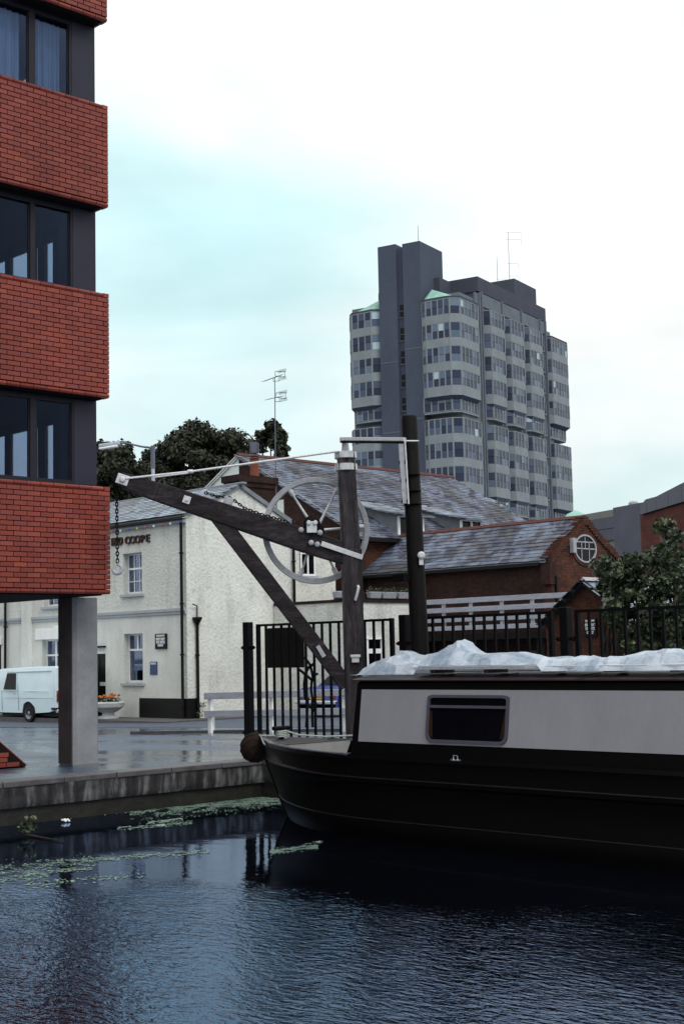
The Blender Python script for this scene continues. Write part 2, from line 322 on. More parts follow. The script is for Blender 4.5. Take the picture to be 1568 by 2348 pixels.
M['board_blue'] = plain('dark blue notice', (.02, .045, .14), .4, .5)
M['grey_light'] = plain('grey lamp housing', (.36, .42, .5), .4, .5)
M['galv'] = plain('galvanised steel', (.10, .11, .15), .5, .5, .3, .2, 5)
M['stone_urn'] = plain('weathered stone urn', (.42, .44, .46), .8, .3, 0, .3, 8, .004, 30)
M['flower'] = plain('orange marigold', (.42, .12, .02), .7, .3, 0, .3, 30)
M['bulb_r'] = plain('red bulb', (.5, .02, .02), .3, .5); M['bulb_y'] = plain('yellow bulb', (.6, .42, .03), .3, .5); M['bulb_b'] = plain('blue bulb', (.03, .06, .35), .3, .5); M['bulb_w'] = plain('white bulb', (.7, .7, .7), .3, .5)
M['text_white'] = plain('white lettering', (.62, .64, .68), .6, .3, 0, .05)
M['text_dark'] = plain('dark red brown lettering', (.05, .018, .016), .6, .3, 0, .05)
M['clad'] = plain('painted shade on column', (.055, .045, .048), .8, .1, 0, .3, 3)  # dark tone stands for the shade on the column's left side
M['strake'] = plain('scuffed rubbing strake', (.010, .0075, .0075), .5, .2, 0, .6, 3)
M['panel_ply'] = plain('black corrugated panel', (.005, .0035, .003), .6, .15, 0, .3, 2)
M['t_dark'] = plain('board marked tower concrete', (.060, .072, .105), .9, .2, 0, .15, .25, stretch=(1, 1, .5))
M['t_fac'] = plain('exposed aggregate concrete', (.12, .138, .165), .9, .2, 0, .16, .5)
M['t_light'] = plain('pale precast concrete', (.20, .23, .25), .85, .2, 0, .16, .6)
M['t_roof'] = plain('tower parapet concrete', (.055, .062, .085), .9, .2, 0, .15, .3)
M['copper'] = plain('verdigris copper', (.22, .42, .36), .6, .4, 0, .25, .8)
M['blind'] = plain('white roller blind', (.36, .46, .52), .7, .3, 0, .1)
def paneglass():
    m, t, p = _mat('tower window glass'); r = rnd(t)
    t.links.new(ramp(t, r, [(0, (.012, .018, .042)), (.55, (.030, .044, .085)), (.8, (.06, .085, .14)), (1, (.12, .17, .23))]), p.inputs['Base Color'])
    setp(p, .18, .25); return m
M['t_glass'] = paneglass()
M['blue_roof'] = plain('blue grey metal cladding', (.022, .028, .06), .5, .4, 0, .12, .8)
M['grey_block'] = plain('grey aggregate panel', (.10, .105, .135), .9, .2, 0, .18, .6)
M['buff_block'] = plain('buff concrete panel', (.19, .19, .18), .9, .2, 0, .18, .6)

# ------------------------------------------------------------------ object helpers
MW = {}
def tag(o, label=None, cat=None, group=None, kind=None):
    for k, v in (('label', label), ('category', cat), ('group', group), ('kind', kind)):
        if v: o[k] = v
    return o
def link(o, parent=None):
    COL.objects.link(o)
    if parent is not None:
        o.parent = parent; o.matrix_parent_inverse = MW[parent].inverted() if parent in MW else Matrix.Identity(4)
    return o
def empty(name, loc, label=None, cat=None, group=None, parent=None, kind=None):
    o = bpy.data.objects.new(name, None); o.empty_display_size = .2; link(o, parent)
    o.location = loc; MW[o] = Matrix.Translation(V(loc)); return tag(o, label, cat, group, kind)
def frame_axes(z, up=UP):
    z = z.normalized(); a = up if abs(z.dot(up)) < .98 else V((1, 0, 0))
    x = a.cross(z).normalized(); return x, z.cross(x), z
class MB:
    def __init__(s): s.v = []; s.f = []; s.mi = []; s.cur = 0
    def add(s, vs, fs):
        n = len(s.v); s.v += [tuple(p) for p in vs]; s.f += [tuple(i + n for i in f) for f in fs]; s.mi += [s.cur] * len(fs); return s
    def box(s, a, b):
        x0, x1 = sorted((a[0], b[0])); y0, y1 = sorted((a[1], b[1])); z0, z1 = sorted((a[2], b[2]))
        return s.add([(x0, y0, z0), (x1, y0, z0), (x1, y1, z0), (x0, y1, z0), (x0, y0, z1), (x1, y0, z1), (x1, y1, z1), (x0, y1, z1)],
                     [(0, 3, 2, 1), (4, 5, 6, 7), (0, 1, 5, 4), (1, 2, 6, 5), (2, 3, 7, 6), (3, 0, 4, 7)])
    def obox(s, c, ax, h):
        c = V(c); vs = [c + ax[0] * (h[0] * i) + ax[1] * (h[1] * j) + ax[2] * (h[2] * k) for k in (-1, 1) for (i, j) in ((-1, -1), (1, -1), (1, 1), (-1, 1))]
        return s.add(vs, [(0, 3, 2, 1), (4, 5, 6, 7), (0, 1, 5, 4), (1, 2, 6, 5), (2, 3, 7, 6), (3, 0, 4, 7)])
    def beam(s, p, q, w, h, side, w2=None, h2=None):
        """bar from p to q; w across in the direction 'side', h in the other"""
        p, q = V(p), V(q); z = (q - p).normalized(); y = z.cross(side).normalized(); x = y.cross(z)
        w2 = w if w2 is None else w2; h2 = h if h2 is None else h2
        vs = [c + x * (a * i / 2) + y * (b * j / 2) for c, a, b in ((p, w, h), (q, w2, h2)) for i, j in ((-1, -1), (1, -1), (1, 1), (-1, 1))]
        return s.add(vs, [(0, 3, 2, 1), (4, 5, 6, 7), (0, 1, 5, 4), (1, 2, 6, 5), (2, 3, 7, 6), (3, 0, 4, 7)])
    def tube(s, pts, r, n=8, closed=False):
        pts = [V(p) for p in pts]; k = len(pts); rs = r if isinstance(r, (list, tuple)) else [r] * k; vs = []
        px = None
        for i, p in enumerate(pts):
            a = pts[(i - 1) % k] if closed or i else p; b = pts[(i + 1) % k] if closed or i < k - 1 else p
            z = (b - a).normalized()
            if px is None: x, y, _ = frame_axes(z)
            else: x = (px - z * px.dot(z)).normalized(); y = z.cross(x)
            px = x
            vs += [p + (x * math.cos(2 * math.pi * j / n) + y * math.sin(2 * math.pi * j / n)) * rs[i] for j in range(n)]
        fs = [(i * n + j, i * n + (j + 1) % n, ((i + 1) % k) * n + (j + 1) % n, ((i + 1) % k) * n + j) for i in range(k if closed else k - 1) for j in range(n)]
        if not closed: fs += [tuple(range(n - 1, -1, -1)), tuple((k - 1) * n + j for j in range(n))]
        return s.add(vs, fs)
    def lathe(s, c, axis, prof, n=20):
        c = V(c); x, y, z = frame_axes(V(axis)); vs = []
        for (r, h) in prof: vs += [c + z * h + (x * math.cos(2 * math.pi * j / n) + y * math.sin(2 * math.pi * j / n)) * r for j in range(n)]
        k = len(prof); fs = [(i * n + j, i * n + (j + 1) % n, (i + 1) * n + (j + 1) % n, (i + 1) * n + j) for i in range(k - 1) for j in range(n)]
        fs += [tuple(range(n - 1, -1, -1)), tuple((k - 1) * n + j for j in range(n))]
        return s.add(vs, fs)
    def prism(s, poly, off):
        """solid from a planar outline pushed along off"""
        poly = [V(p) for p in poly]; off = V(off); n = len(poly)
        return s.add(poly + [p + off for p in poly], [tuple(range(n - 1, -1, -1)), tuple(range(n, 2 * n))] + [(i, (i + 1) % n, n + (i + 1) % n, n + i) for i in range(n)])
    def mesh(s, name, mats, smooth=False, angle=None):
        me = bpy.data.meshes.new(name); me.from_pydata(s.v, [], s.f)
        for m_ in (mats if isinstance(mats, (list, tuple)) else [mats]): me.materials.append(M[m_] if isinstance(m_, str) else m_)
        me.polygons.foreach_set('material_index', s.mi)
        b = bmesh.new(); b.from_mesh(me); bmesh.ops.recalc_face_normals(b, faces=b.faces); b.to_mesh(me); b.free()
        if smooth: me.polygons.foreach_set('use_smooth', [True] * len(me.polygons)); 
        if smooth and angle: me.set_sharp_from_angle(angle=R(angle))
        me.update(); return me
    def build(s, name, mat, parent=None, smooth=False, bevel=0, label=None, cat=None, group=None, kind=None, seg=2):
        o = bpy.data.objects.new(name, s.mesh(name, mat, bool(smooth), 40 if smooth else None)); link(o, parent)
        if bevel:
            b = o.modifiers.new('bevel', 'BEVEL'); b.width = bevel; b.segments = seg; b.limit_method = 'ANGLE'; b.angle_limit = R(40)
        return tag(o, label, cat, group, kind)
def Bx(name, a, b, mat, parent=None, **k): return MB().box(a, b).build(name, mat, parent, **k)
def np_mesh(name, verts, faces, mat):
    """fast mesh of equal sized polygons"""
    k = faces.shape[1]; me = bpy.data.meshes.new(name); me.vertices.add(len(verts)); me.vertices.foreach_set('co', verts.astype(np.float32).ravel())
    me.loops.add(faces.size); me.loops.foreach_set('vertex_index', faces.astype(np.int32).ravel()); me.polygons.add(len(faces))
    me.polygons.foreach_set('loop_start', np.arange(0, faces.size, k, dtype=np.int32)); me.update(calc_edges=True)
    me.materials.append(M[mat]); return me
def emit(name, stuffname, parent, mats, proto, mat, limit=300, off=40):
    """mats: placement matrices of alike pieces. The 'limit' that show largest become parts sharing one of a few meshes, the rest one stuff part"""
    def size(m_):
        x, y, z = pix(m_.translation)
        return (1 / z) if (-off < x < 1568 + off and -off < y < 2348 + off) else 1e-6 / abs(z)
    order = sorted(range(len(mats)), key=lambda i: -size(mats[i])); pr = MW[parent].inverted() if parent in MW else Matrix.Identity(4)
    meshes = [p.mesh(name, mat) for p in proto]
    for i in order[:limit]:
        o = bpy.data.objects.new(name, random.choice(meshes)); COL.objects.link(o); o.parent = parent; o.matrix_parent_inverse = pr; o.matrix_basis = mats[i]
    if len(order) > limit:
        rest = MB()
        for i in order[limit:]:
            p = random.choice(proto); rest.add([mats[i] @ V(q) for q in p.v], p.f)
        me = bpy.data.meshes.new(stuffname); me.from_pydata(rest.v, [], rest.f); me.materials.append(M[mat])
        o = bpy.data.objects.new(stuffname, me); link(o, parent); o['kind'] = 'stuff'
def TX(o, x, y, z):
    m_ = Matrix.Identity(4)
    for i in range(3): m_[i][0], m_[i][1], m_[i][2], m_[i][3] = x[i], y[i], z[i], o[i]
    return m_
def text(name, s, loc, xdir, normal, size, mat, parent=None, extrude=.006, wscale=1., align='CENTER', offset=.0):
    c = bpy.data.curves.new(name, 'FONT'); c.body = s; c.size = size; c.extrude = extrude; c.align_x = align; c.align_y = 'CENTER'; c.offset = offset
    c.materials.append(M[mat]); o = bpy.data.objects.new(name, c); COL.objects.link(o)
    x = V(xdir).normalized(); z = V(normal).normalized(); y = z.cross(x)
    o.matrix_basis = TX(V(loc), x * wscale, y, z)
    if parent is not None: o.parent = parent; o.matrix_parent_inverse = MW[parent].inverted() if parent in MW else Matrix.Identity(4)
    TEXTS.append(o); return o
TEXTS = []
def slates(parent, mat, origin, eave_u, up, width, length, sw, ex, lift=.0, hole=None, jit=.006, limit=300, clip=None):
    """courses of slates over a slope; origin is the eave corner, eave_u along the eave, up the slope"""
    u = V(eave_u).normalized(); v = V(up).normalized(); n = u.cross(v).normalized()
    if n.z < 0: n = -n
    th = .018; ml = []
    pr = []
    for k in range(3):
        a = sw * .49; c = ex * 1.5; j = [random.uniform(-.006, .006) for _ in range(4)]
        pr.append(MB().add([(-a, j[0], 0), (a, j[1], 0), (a, c, 0), (-a, c, 0), (-a, j[0], th + .006), (a, j[1], th + .006), (a, c, .004), (-a, c, .004)],
                           [(0, 3, 2, 1), (4, 5, 6, 7), (0, 1, 5, 4), (1, 2, 6, 5), (3, 0, 4, 7)]))
    rows = int(length / ex); cols = int(width / sw) + 1
    for r in range(rows):
        for c in range(cols):
            x = (c + .5 * (r % 2)) * sw; y = r * ex
            if x > width: continue
            if clip and not clip(x, y): continue
            o = V(origin) + u * x + v * (y + random.uniform(-jit, jit)) + n * (.012 + .006 + lift + random.uniform(0, .004))
            t = random.uniform(-.022, .022); uu = (u + v * t).normalized(); vv = (v - u * t + n * random.uniform(-.02, .005)).normalized()
            ml.append(TX(o, uu, vv, uu.cross(vv).normalized() * (1 if uu.cross(vv).dot(n) > 0 else -1)))
    emit('slate', 'slates', parent, ml, pr, mat, limit)
def crown(name, lumps, leaf, per, mat, parent, seed=0, flat=.6):
    """leaf-sized faces spread over and through a set of clumps (centre, radius)"""
    rg = np.random.default_rng(seed); P = []; Nn = []
    for (c, r) in lumps:
        k = int(per * r * r); d = rg.normal(size=(k, 3)); d /= np.linalg.norm(d, axis=1)[:, None]
        rad = r * (rg.random(k) ** .28) * (1 + .16 * np.sin(d[:, 0] * 9 + c[0]) * np.cos(d[:, 2] * 8 + c[1]))
        P.append(np.array(c) + d * rad[:, None] * np.array([1, 1, .8])); Nn.append(d)
    P = np.concatenate(P); Nn = np.concatenate(Nn); k = len(P)
    n = Nn + rg.normal(size=(k, 3)) * .75; n[:, 2] += .35; n /= np.linalg.norm(n, axis=1)[:, None]
    a = np.cross(n, rg.normal(size=(k, 3))); a /= np.linalg.norm(a, axis=1)[:, None]; b = np.cross(n, a)
    s = leaf * (.55 + .9 * rg.random(k))[:, None]; fold = n * s * .18
    vs = np.stack([P - a * s, P - b * s * flat + fold, P + a * s, P + b * s * flat + fold], 1).reshape(-1, 3)
    o = bpy.data.objects.new(name, np_mesh(name, vs, np.arange(4 * k).reshape(k, 4), mat)); return link(o, parent)
# ================================================================== THE SETTING
XQ, YQ, ZW = -16.75, 14.5, -.565       # quay edge (west), quay edge behind the boat, water level
def sheet(name, quads, mat, dz=0., label=None):
    b = MB()
    for (x0, y0, x1, y1) in quads:
        xs = sorted({x0, x1} | ({-18} if x0 < -18 < x1 else set())); 
        for a, c in zip(xs, xs[1:]): b.add([(a, y0, G(a) + dz), (c, y0, G(c) + dz), (c, y1, G(c) + dz), (a, y1, G(a) + dz)], [(0, 1, 2, 3)])
    return b.build(name, mat, kind='structure', label=label)
# far ground falls no further than the street
_G = G
def G(x): return max(_G(x), -.36)
sheet('ground', [(-38.45, -60, XQ - .3, 300), (XQ - .3, YQ + .3, 400, 300)], 'ground')
b = MB(); b.add([(-1500, -900, -.36), (-38.45, -900, -.36), (-38.45, 1500, -.36), (-1500, 1500, -.36), (-38.45, 300, -.36), (1500, 300, -.02), (1500, 1500, -.02), (-38.45, 1500, -.36)], [(0, 1, 2, 3), (4, 5, 6, 7)])
b.build('ground', 'road', kind='structure')
Bx('water', (XQ + .02, -2.0, ZW - .5), (60, YQ - .02, ZW), 'water', kind='structure')
Bx('canal_bed', (XQ - .5, -6, -2.2), (60, YQ + .5, -1.9), 'quay_low', kind='structure')
# far side of the street: road strip then a pavement with its kerb in front of the public house
rp = [onG(-400, 1668), onG(0, 1668), onG(640, 1668), onG(1100, 1664)]
b = MB()
for a, c in zip(rp, rp[1:]):
    for (p0, p1) in ((a, c),):
        n = 6
        for i in range(n):
            for j in range(4):
                def q(s_, t_):
                    s0 = p0.lerp(p1, s_); d = (V((s0.x, s0.y, 0))).normalized(); x_ = s0 + d * (t_ * 12.); x_.z = G(x_.x) + .006; return x_
                b.add([q(i / n, j / 4), q((i + 1) / n, j / 4), q((i + 1) / n, (j + 1) / 4), q(i / n, (j + 1) / 4)], [(0, 1, 2, 3)])
b.build('road', 'road', kind='structure')
PX, PY = -33.3, 26.0      # corner of the public house
b = MB(); b.box((-60, PY - 1.5, -.6), (PX + .9, PY + .05, G(PX) + .05)); b.box((PX - .1, PY + .05, -.6), (PX + .9, PY + 7, G(PX) + .05)); b.build('pavement', 'pavement', kind='structure')
b = MB(); b.box((-60, PY - 1.63, -.6), (PX + 1.03, PY - 1.5, G(PX) + .062)); b.box((PX + .9, PY - 1.5, -.6), (PX + 1.03, PY + 7, G(PX) + .062)); b.build('kerb', 'coping', kind='structure')
# quay walls: lower slimy course set back, stained upper concrete, separate coping blocks
qw = empty('quay_wall', (XQ, 9, ZW), kind='structure')
b = MB(); b.box((XQ - .6, -60, -2), (XQ - .02, YQ + .55, -.335)); b.box((XQ - .02, YQ + .02, -2), (60, YQ + .6, -.335)); b.build('lower_course', 'quay_low', qw)
def wavy_wall(name, p0, p1, z0, z1, nrm, mat):
    """long wall face with uneven relief"""
    p0, p1 = V(p0), V(p1); n = int((p1 - p0).length / .12); k = 5; vs = []; fs = []
    for i in range(n + 1):
        p = p0.lerp(p1, i / n)
        for j in range(k + 1):
            z = z0 + (z1 - z0) * j / k; o = mn.noise(V((p.x * 3, p.y * 3, z * 7))) * .018 - (.02 if j == 0 else 0)
            vs.append(p + V(nrm) * o + V((0, 0, z)))
    for i in range(n):
        for j in range(k): a = i * (k + 1) + j; fs.append((a, a + k + 1, a + k + 2, a + 1))
    MB().add(vs, fs).build(name, mat, qw, smooth=True)
wavy_wall('upper_course', (XQ + .05, 2, 0), (XQ + .05, YQ, 0), -.345, -.055, (1, 0, 0), 'quay')
wavy_wall('upper_course', (XQ, YQ - .05, 0), (10, YQ - .05, 0), -.345, -.055, (0, -1, 0), 'quay')
b = MB(); b.box((XQ - .5, -60, -.33), (XQ + .02, YQ + .5, -.07)); b.box((XQ + .02, YQ - .02, -.33), (60, YQ + .5, -.07)); b.build('core', 'quay', qw)
y = 1.0
while y < YQ + .4:
    l = random.uniform(.85, 1.0); Bx('coping_stone', (XQ - .34, y, -.07), (XQ + random.uniform(.062, .085), min(y + l - .012, YQ + .5), random.uniform(.004, .014)), 'coping', qw, bevel=.012); y += l
x = XQ + .1
while x < 2:
    l = random.uniform(.9, 1.0); Bx('coping_stone', (x, YQ - random.uniform(.06, .08), -.07), (x + l - .012, YQ + .34, random.uniform(.004, .014)), 'coping', qw, bevel=.012); x += l
Bx('towpath', (-30, -40, -1.9), (60, -2.0, 0), 'ground', kind='structure')

# ================================================================== OFFICE BUILDING (brick bands, recessed window strips)
XF = -18.0
cor = [onx(250, 62, XF), onx(245, 243, XF), onx(246, 477, XF), onx(251, 671, XF), onx(252, 917, XF), onx(257, 1118, XF), onx(257, 1363, XF)]
YE = sum(p.y for p in cor) / 7; zs = [p.z for p in cor]
BH = 22 * .075
z3b = zs[6]; P1 = (zs[1] - zs[5]) / 2      # storey height
bands = [(z3b, z3b + BH), (z3b + P1, z3b + P1 + BH), (z3b + 2 * P1, z3b + 2 * P1 + BH), (z3b + 3 * P1, z3b + 3 * P1 + BH)]
ofc = empty('office_building', (XF, YE, 0), 'tall red brick office building with dark ribbon windows standing on columns at the left', 'building')
XB = -31.
for i, (a, c) in enumerate(bands):
    b = MB(); b.box((XB, -9, a + .04), (XF - .055, YE - .055, c - .05)); b.build('floor_band', 'mortar', ofc)
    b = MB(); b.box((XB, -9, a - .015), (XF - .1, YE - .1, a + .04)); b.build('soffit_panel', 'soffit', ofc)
    # metal sill flashing on top of each band
    b = MB(); b.box((XB, -9, c - .05), (XF - .16, YE - .14, c + .035)); b.build('sill_flashing', 'bronze', ofc)
br = []
def brick_at(x, y, z, ax): br.append(TX(V((x, y, z)), *ax))
axF = (V((0, 1, 0)), V((0, 0, 1)), V((1, 0, 0))); axR = (V((-1, 0, 0)), V((0, 0, 1)), V((0, 1, 0)))
edge = []
for (a, c) in bands:
    for r in range(22):
        z = a + (r + .5) * .075; y = YE - (.112 if r % 2 else .225) + (.0 if r % 2 else .0)
        if r % 2: brick_at(XF - .032, YE - .056, z, (axF[0] * .47, axF[1], axF[2])); y = YE - .112 - .1125
        else: y = YE - .1125
        end = r in (0, 21)
        while y > YE - 4.4:
            (edge if end else br).append(TX(V((XF - .032 + random.uniform(-.0015, .0015), y, z)), *axF)); y -= .225
        x = XF - .065 - (.1125 if r % 2 else .225)
        if r % 2 == 0: br.append(TX(V((XF - .065 - .055, YE - .032, z)), axR[0] * .47, axR[1], axR[2]))
        while x > XF - 1.6: (edge if end else br).append(TX(V((x, YE - .032, z)), *axR)); x -= .225
def brickproto(bull=False):
    o = []
    for k in range(3):
        b = MB(); l = .1065 + random.uniform(-.001, .001); h = .0325
        if bull: b.prism([(-l, -h, -.03), (-l, -h, .012), (-l, -h * .2, .03), (-l, h * .5, .03), (-l, h, .012), (-l, h, -.03)], (2 * l, 0, 0))
        else:
            c = .0035; b.add([(-l, -h, -.03), (l, -h, -.03), (l, h, -.03), (-l, h, -.03), (-l, -h, .029), (l, -h, .029), (l, h, .029), (-l, h, .029), (-l + c, -h + c, .0325), (l - c, -h + c, .0325), (l - c, h - c, .0325), (-l + c, h - c, .0325)],
                             [(0, 1, 5, 4), (1, 2, 6, 5), (2, 3, 7, 6), (3, 0, 4, 7), (4, 5, 9, 8), (5, 6, 10, 9), (6, 7, 11, 10), (7, 4, 8, 11), (8, 9, 10, 11)])
        o.append(b)
    return o
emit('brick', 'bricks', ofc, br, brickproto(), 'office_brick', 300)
emit('edge_brick', 'edge_bricks', ofc, edge, brickproto(True), 'office_brick', 150)
GX = XF - .34; GY = sum(onx(a_, b_, GX).y for a_, b_ in ((213, 120), (217, 600), (222, 1000))) / 3      # glazing planes
def yat(px, py, x=GX): return onx(px, py, x).y
wins = [(bands[i][1] + .03, bands[i + 1][0] - .0) for i in range(3)]
mull = [[(65, 79), (157, 163)], [(68, 79), (160, 165)], [(68, 82), (163, 168)]]
for i, (z0, z1) in enumerate(reversed(wins)):
    py = [120, 540, 1000][i]; pa, pb = mull[i]
    ya, yb, yc, yd = yat(pa[0], py), yat(pa[1], py), yat(pb[0], py), yat(pb[1], py)
    Bx('corner_panel', (GX - .35, yd, z0), (GX + .035, GY, z1), 'navy_panel', ofc, bevel=.006)
    w_ = empty('window', (GX, yb, z0), parent=ofc); 
    MW[w_] = Matrix.Translation((GX, yb, z0)); w_.parent = ofc; w_.matrix_parent_inverse = MW[ofc].inverted()
    for nm, (s0, s1) in (('frame', (ya, yb)), ('frame', (yc, yd)), ('frame', (ya - 1.35, ya - 1.27))):
        Bx(nm, (GX - .05, s0, z0), (GX + .03, s1, z1), 'bronze', w_, bevel=.004)
    b = MB(); b.box((GX - .05, ya - 4, z0), (GX + .026, yd, z0 + .07)); b.box((GX - .05, ya - 4, z1 - .09), (GX + .026, yd, z1)); b.build('frame', 'bronze', w_)
    for s0, s1 in ((yb, yc), (ya - 1.27, ya), (ya - 4, ya - 1.35)):
        Bx('pane', (GX - .012, s0 + .004, z0 + .07), (GX - .004, s1 - .004, z1 - .09), 'glass', w_)
        b = MB(); b.box((GX - .03, s0, z0 + .07), (GX + .004, s0 + .02, z1 - .09)); b.box((GX - .03, s1 - .02, z0 + .07), (GX + .004, s1, z1 - .09)); b.build('inner_frame', 'bronze', w_)
    # end wall with slit windows, inner walls and slab make the dark room behind the glass
    opens = [tuple(sorted((ony(pa_, 1000, GY - .03).x, ony(pb_, 1000, GY - .03).x))) for pa_, pb_ in ((126, 107), (91, 83), (67, 27), (15, -40))]
    xs = [GX + .0] + [q for o_ in opens for q in (o_[1], o_[0])] + [XB]
    b = MB()
    for k in range(0, len(xs), 2): b.box((xs[k], GY - .06, z0), (xs[k + 1], GY, z1))
    for o_ in opens: b.box((o_[0], GY - .05, z0), (o_[1], GY - .01, z0 + .12)); b.box((o_[0], GY - .05, z1 - .22), (o_[1], GY - .01, z1))
    b.build('end_wall', 'bronze', ofc)
    for o_ in opens: Bx('pane', (o_[0], GY - .035, z0 + .12), (o_[1], GY - .028, z1 - .22), 'glass_clear', w_)
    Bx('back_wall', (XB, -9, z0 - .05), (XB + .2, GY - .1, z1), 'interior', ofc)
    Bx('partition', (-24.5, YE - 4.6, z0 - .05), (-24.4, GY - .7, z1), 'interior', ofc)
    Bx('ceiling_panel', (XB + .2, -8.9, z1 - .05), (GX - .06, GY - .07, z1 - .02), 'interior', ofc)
    if i == 1: Bx('screen', (-20.4, YE - 2.6, z0), (-20.3, GY - .9, z0 + 1.0), 'interior_lt', ofc)
    if i == 2: Bx('desk', (-19.9, GY - 1.6, z0 + .1), (-19.1, GY - .75, z0 + .16), 'interior_lt', ofc)
    if i == 0:
        for s0, s1 in ((yb + .02, yc - .03), (ya - 1.2, ya - .03)):
            n = 60; vs = []; 
            for k in range(n + 1):
                yy = s0 + (s1 - s0) * k / n; dx = math.sin(k * 1.1) * .025 + math.sin(k * .43) * .02
                vs += [(GX - .22 + dx, yy, z0 + .02), (GX - .22 + dx, yy, z1 - .03)]
            MB().add(vs, [(2 * k, 2 * k + 2, 2 * k + 3, 2 * k + 1) for k in range(n)]).build('curtain', 'curtain', ofc, smooth=True)
# the upper return of the dark strip at the very top (next storey)
# columns under the building
def column(cx0, cx1, cy0, cy1, label):
    t = empty('support_column', ((cx0 + cx1) / 2, (cy0 + cy1) / 2, 0), label, 'column')
    b = MB(); c = .05
    b.prism([(cx0, cy0, -.02), (cx1 - c, cy0, -.02), (cx1, cy0 + c, -.02), (cx1, cy1 - c, -.02), (cx1 - c, cy1, -.02), (cx0, cy1, -.02)], (0, 0, z3b - .0)).build('shaft', 'concrete', t)
    b = MB(); b.box((cx0 + .004, cy0 - .02, 0), (cx1 - c - .01, cy0 - .001, z3b - .02)); b.build('shade_face', 'clad', t)  # thin dark sheet that paints shade onto this side of the column
cb = onz(172, 1752, 0)
column(cb.x - .42, cb.x, cb.y, cb.y + .46, 'square concrete column holding the near corner of the brick office building')
# brick plinth with a battered end, under the building at the far left of the view
p = onz(62, 1756, 0)
t = empty('brick_plinth', (p.x, p.y - .6, 0), 'sloping red brick plinth under the office building at the left edge', 'plinth')
b = MB(); b.prism([(p.x - 1.2, p.y, 0), (p.x - 1.2, p.y - 1.4, 1.15), (p.x - 1.2, p.y - 6, 1.15), (p.x - 1.2, p.y - 6, 0)], (1.2, 0, 0)); b.build('core', 'mortar', t)
pb = []
for r in range(14):
    z = (r + .5) * .075; y = p.y - z / 1.15 * 1.4 - .2
    y -= (r % 2) * .1125
    while y > p.y - 3.2: pb.append(TX(V((p.x - .01, y, z)), *axF)); y -= .225
    zz = z
sl_ = V((0, -1.4, 1.15)).normalized(); nn = V((0, 1.15, 1.4)).normalized()
for r in range(20):
    for k in range(5): pb.append(TX(V((p.x - .12 - k * .225, p.y, 0)) + sl_ * ((r + .5) * .078) - nn * .01, V((-1, 0, 0)), sl_, nn))
emit('brick', 'bricks', t, pb, brickproto(), 'office_brick', 240)

# ================================================================== NARROWBOAT
YC, HW, L0 = 12.90, 1.03, 17.5
tip = ony(598, 1688, YC); XT = tip.x
boat = empty('narrowboat', (XT + 3, YC, ZW), 'black hulled canal narrowboat with pale grey cabin side moored along the quay', 'narrowboat')
def shape(s): u = min(max(s, 0) / 2.9, 1); return HW * (1 - (1 - u) ** 2.3)
def zg(s): return .405 + .07 * (1 - min(max(s, 0) / 2.9, 1)) ** 1.6
def lvl(j, s):
    """height, stem set-back and width factor of hull level j"""
    z_g = zg(s)
    zl = [z_g, z_g - .045, z_g - .045, z_g - .10, .17 + (z_g - .405) * 1.3, .15 + (z_g - .405) * 1.3, .10 + (z_g - .405), .07, -.02, -.33 + (z_g - .405) * .8, -.36 + (z_g - .405) * .8, -.50, ZW - .15]
    wf = [1.0, 1.02, .99, .985, 1.0, 1.03, 1.03, .985, .98, .975, .99, .96, .93]
    z = zl[j]; d = max(0, (.475 - z)) / 1.07
    return z, .06 + .52 * d ** .75 if j > 1 else 0, wf[j]
def hullp(i_s, j, side):
    z, _, wf = lvl(j, i_s); z0, s0, _ = lvl(j, 0)
    s0 = .56 * (max(0, .475 - z) / 1.07) ** 1.25
    return V((XT + s0 + i_s * (L0 - s0) / L0, YC + side * shape(i_s) * wf, z))
ss = [0, .04, .1, .2, .33, .5, .7, .95, 1.25, 1.6, 2.0, 2.4, 2.9] + [2.9 + k * 1.2 for k in range(1, 13)]
NJ = 13; vs = []; fs = []
for side in (-1, 1):
    o = len(vs)
    for s_ in ss: vs += [hullp(s_, j, side) for j in range(NJ)]
    for i in range(len(ss) - 1):
        for j in range(NJ - 1): a = o + i * NJ + j; fs.append((a, a + 1, a + NJ + 1, a + NJ))
MB().add(vs, fs).build('hull', 'hull', boat, smooth=True)
XC = onp(804, 1724, V((0, YC - HW + .07, 0)), V((0, 1, 0))).x      # cabin front
sC = XC - XT; DK = 1.12                          # foredeck length
for j_ in (5, 9):
    b = MB(); b.tube([hullp(s_, j_, -1) + V((0, -.004, 0)) for s_ in ss if s_ < 14], .008, 6); b.build('rubbing_strake', 'strake', boat, smooth=True)
# gunwale capping strips, foredeck, cockpit lining
for side in (-1, 1):
    b = MB(); row = [s_ for s_ in ss if .1 <= s_ < sC] + [sC]
    for a, c in zip(row, row[1:]):
        q = []
        for s_ in (a, c):
            o_ = hullp(s_, 0, side); i_ = V((o_.x, YC + side * max(shape(s_) - .075, .0), o_.z)); q.append((o_, i_))
        up = V((0, 0, .012)); b.add([q[0][0] + up, q[1][0] + up, q[1][1] + up, q[0][1] + up, q[0][0] - up, q[1][0] - up, q[1][1] - up, q[0][1] - up],
                                    [(0, 1, 2, 3), (4, 7, 6, 5), (0, 4, 5, 1), (3, 2, 6, 7)])
    b.build('gunwale_strip', 'gunwale', boat)
    b = MB()
    for a, c in zip(row, row[1:]):
        if a < DK - .05: continue
        q = [V((hullp(s_, 0, side).x, YC + side * max(shape(s_) - .08, 0), zg(s_))) for s_ in (a, c)]
        b.add([q[0], q[1], V((q[1].x, YC + (q[1].y - YC) * .8, q[1].z - .28)), V((q[0].x, YC + (q[0].y - YC) * .8, q[0].z - .28))], [(0, 1, 2, 3)])
    b.build('cockpit_lining', 'cockpit_grey', boat)
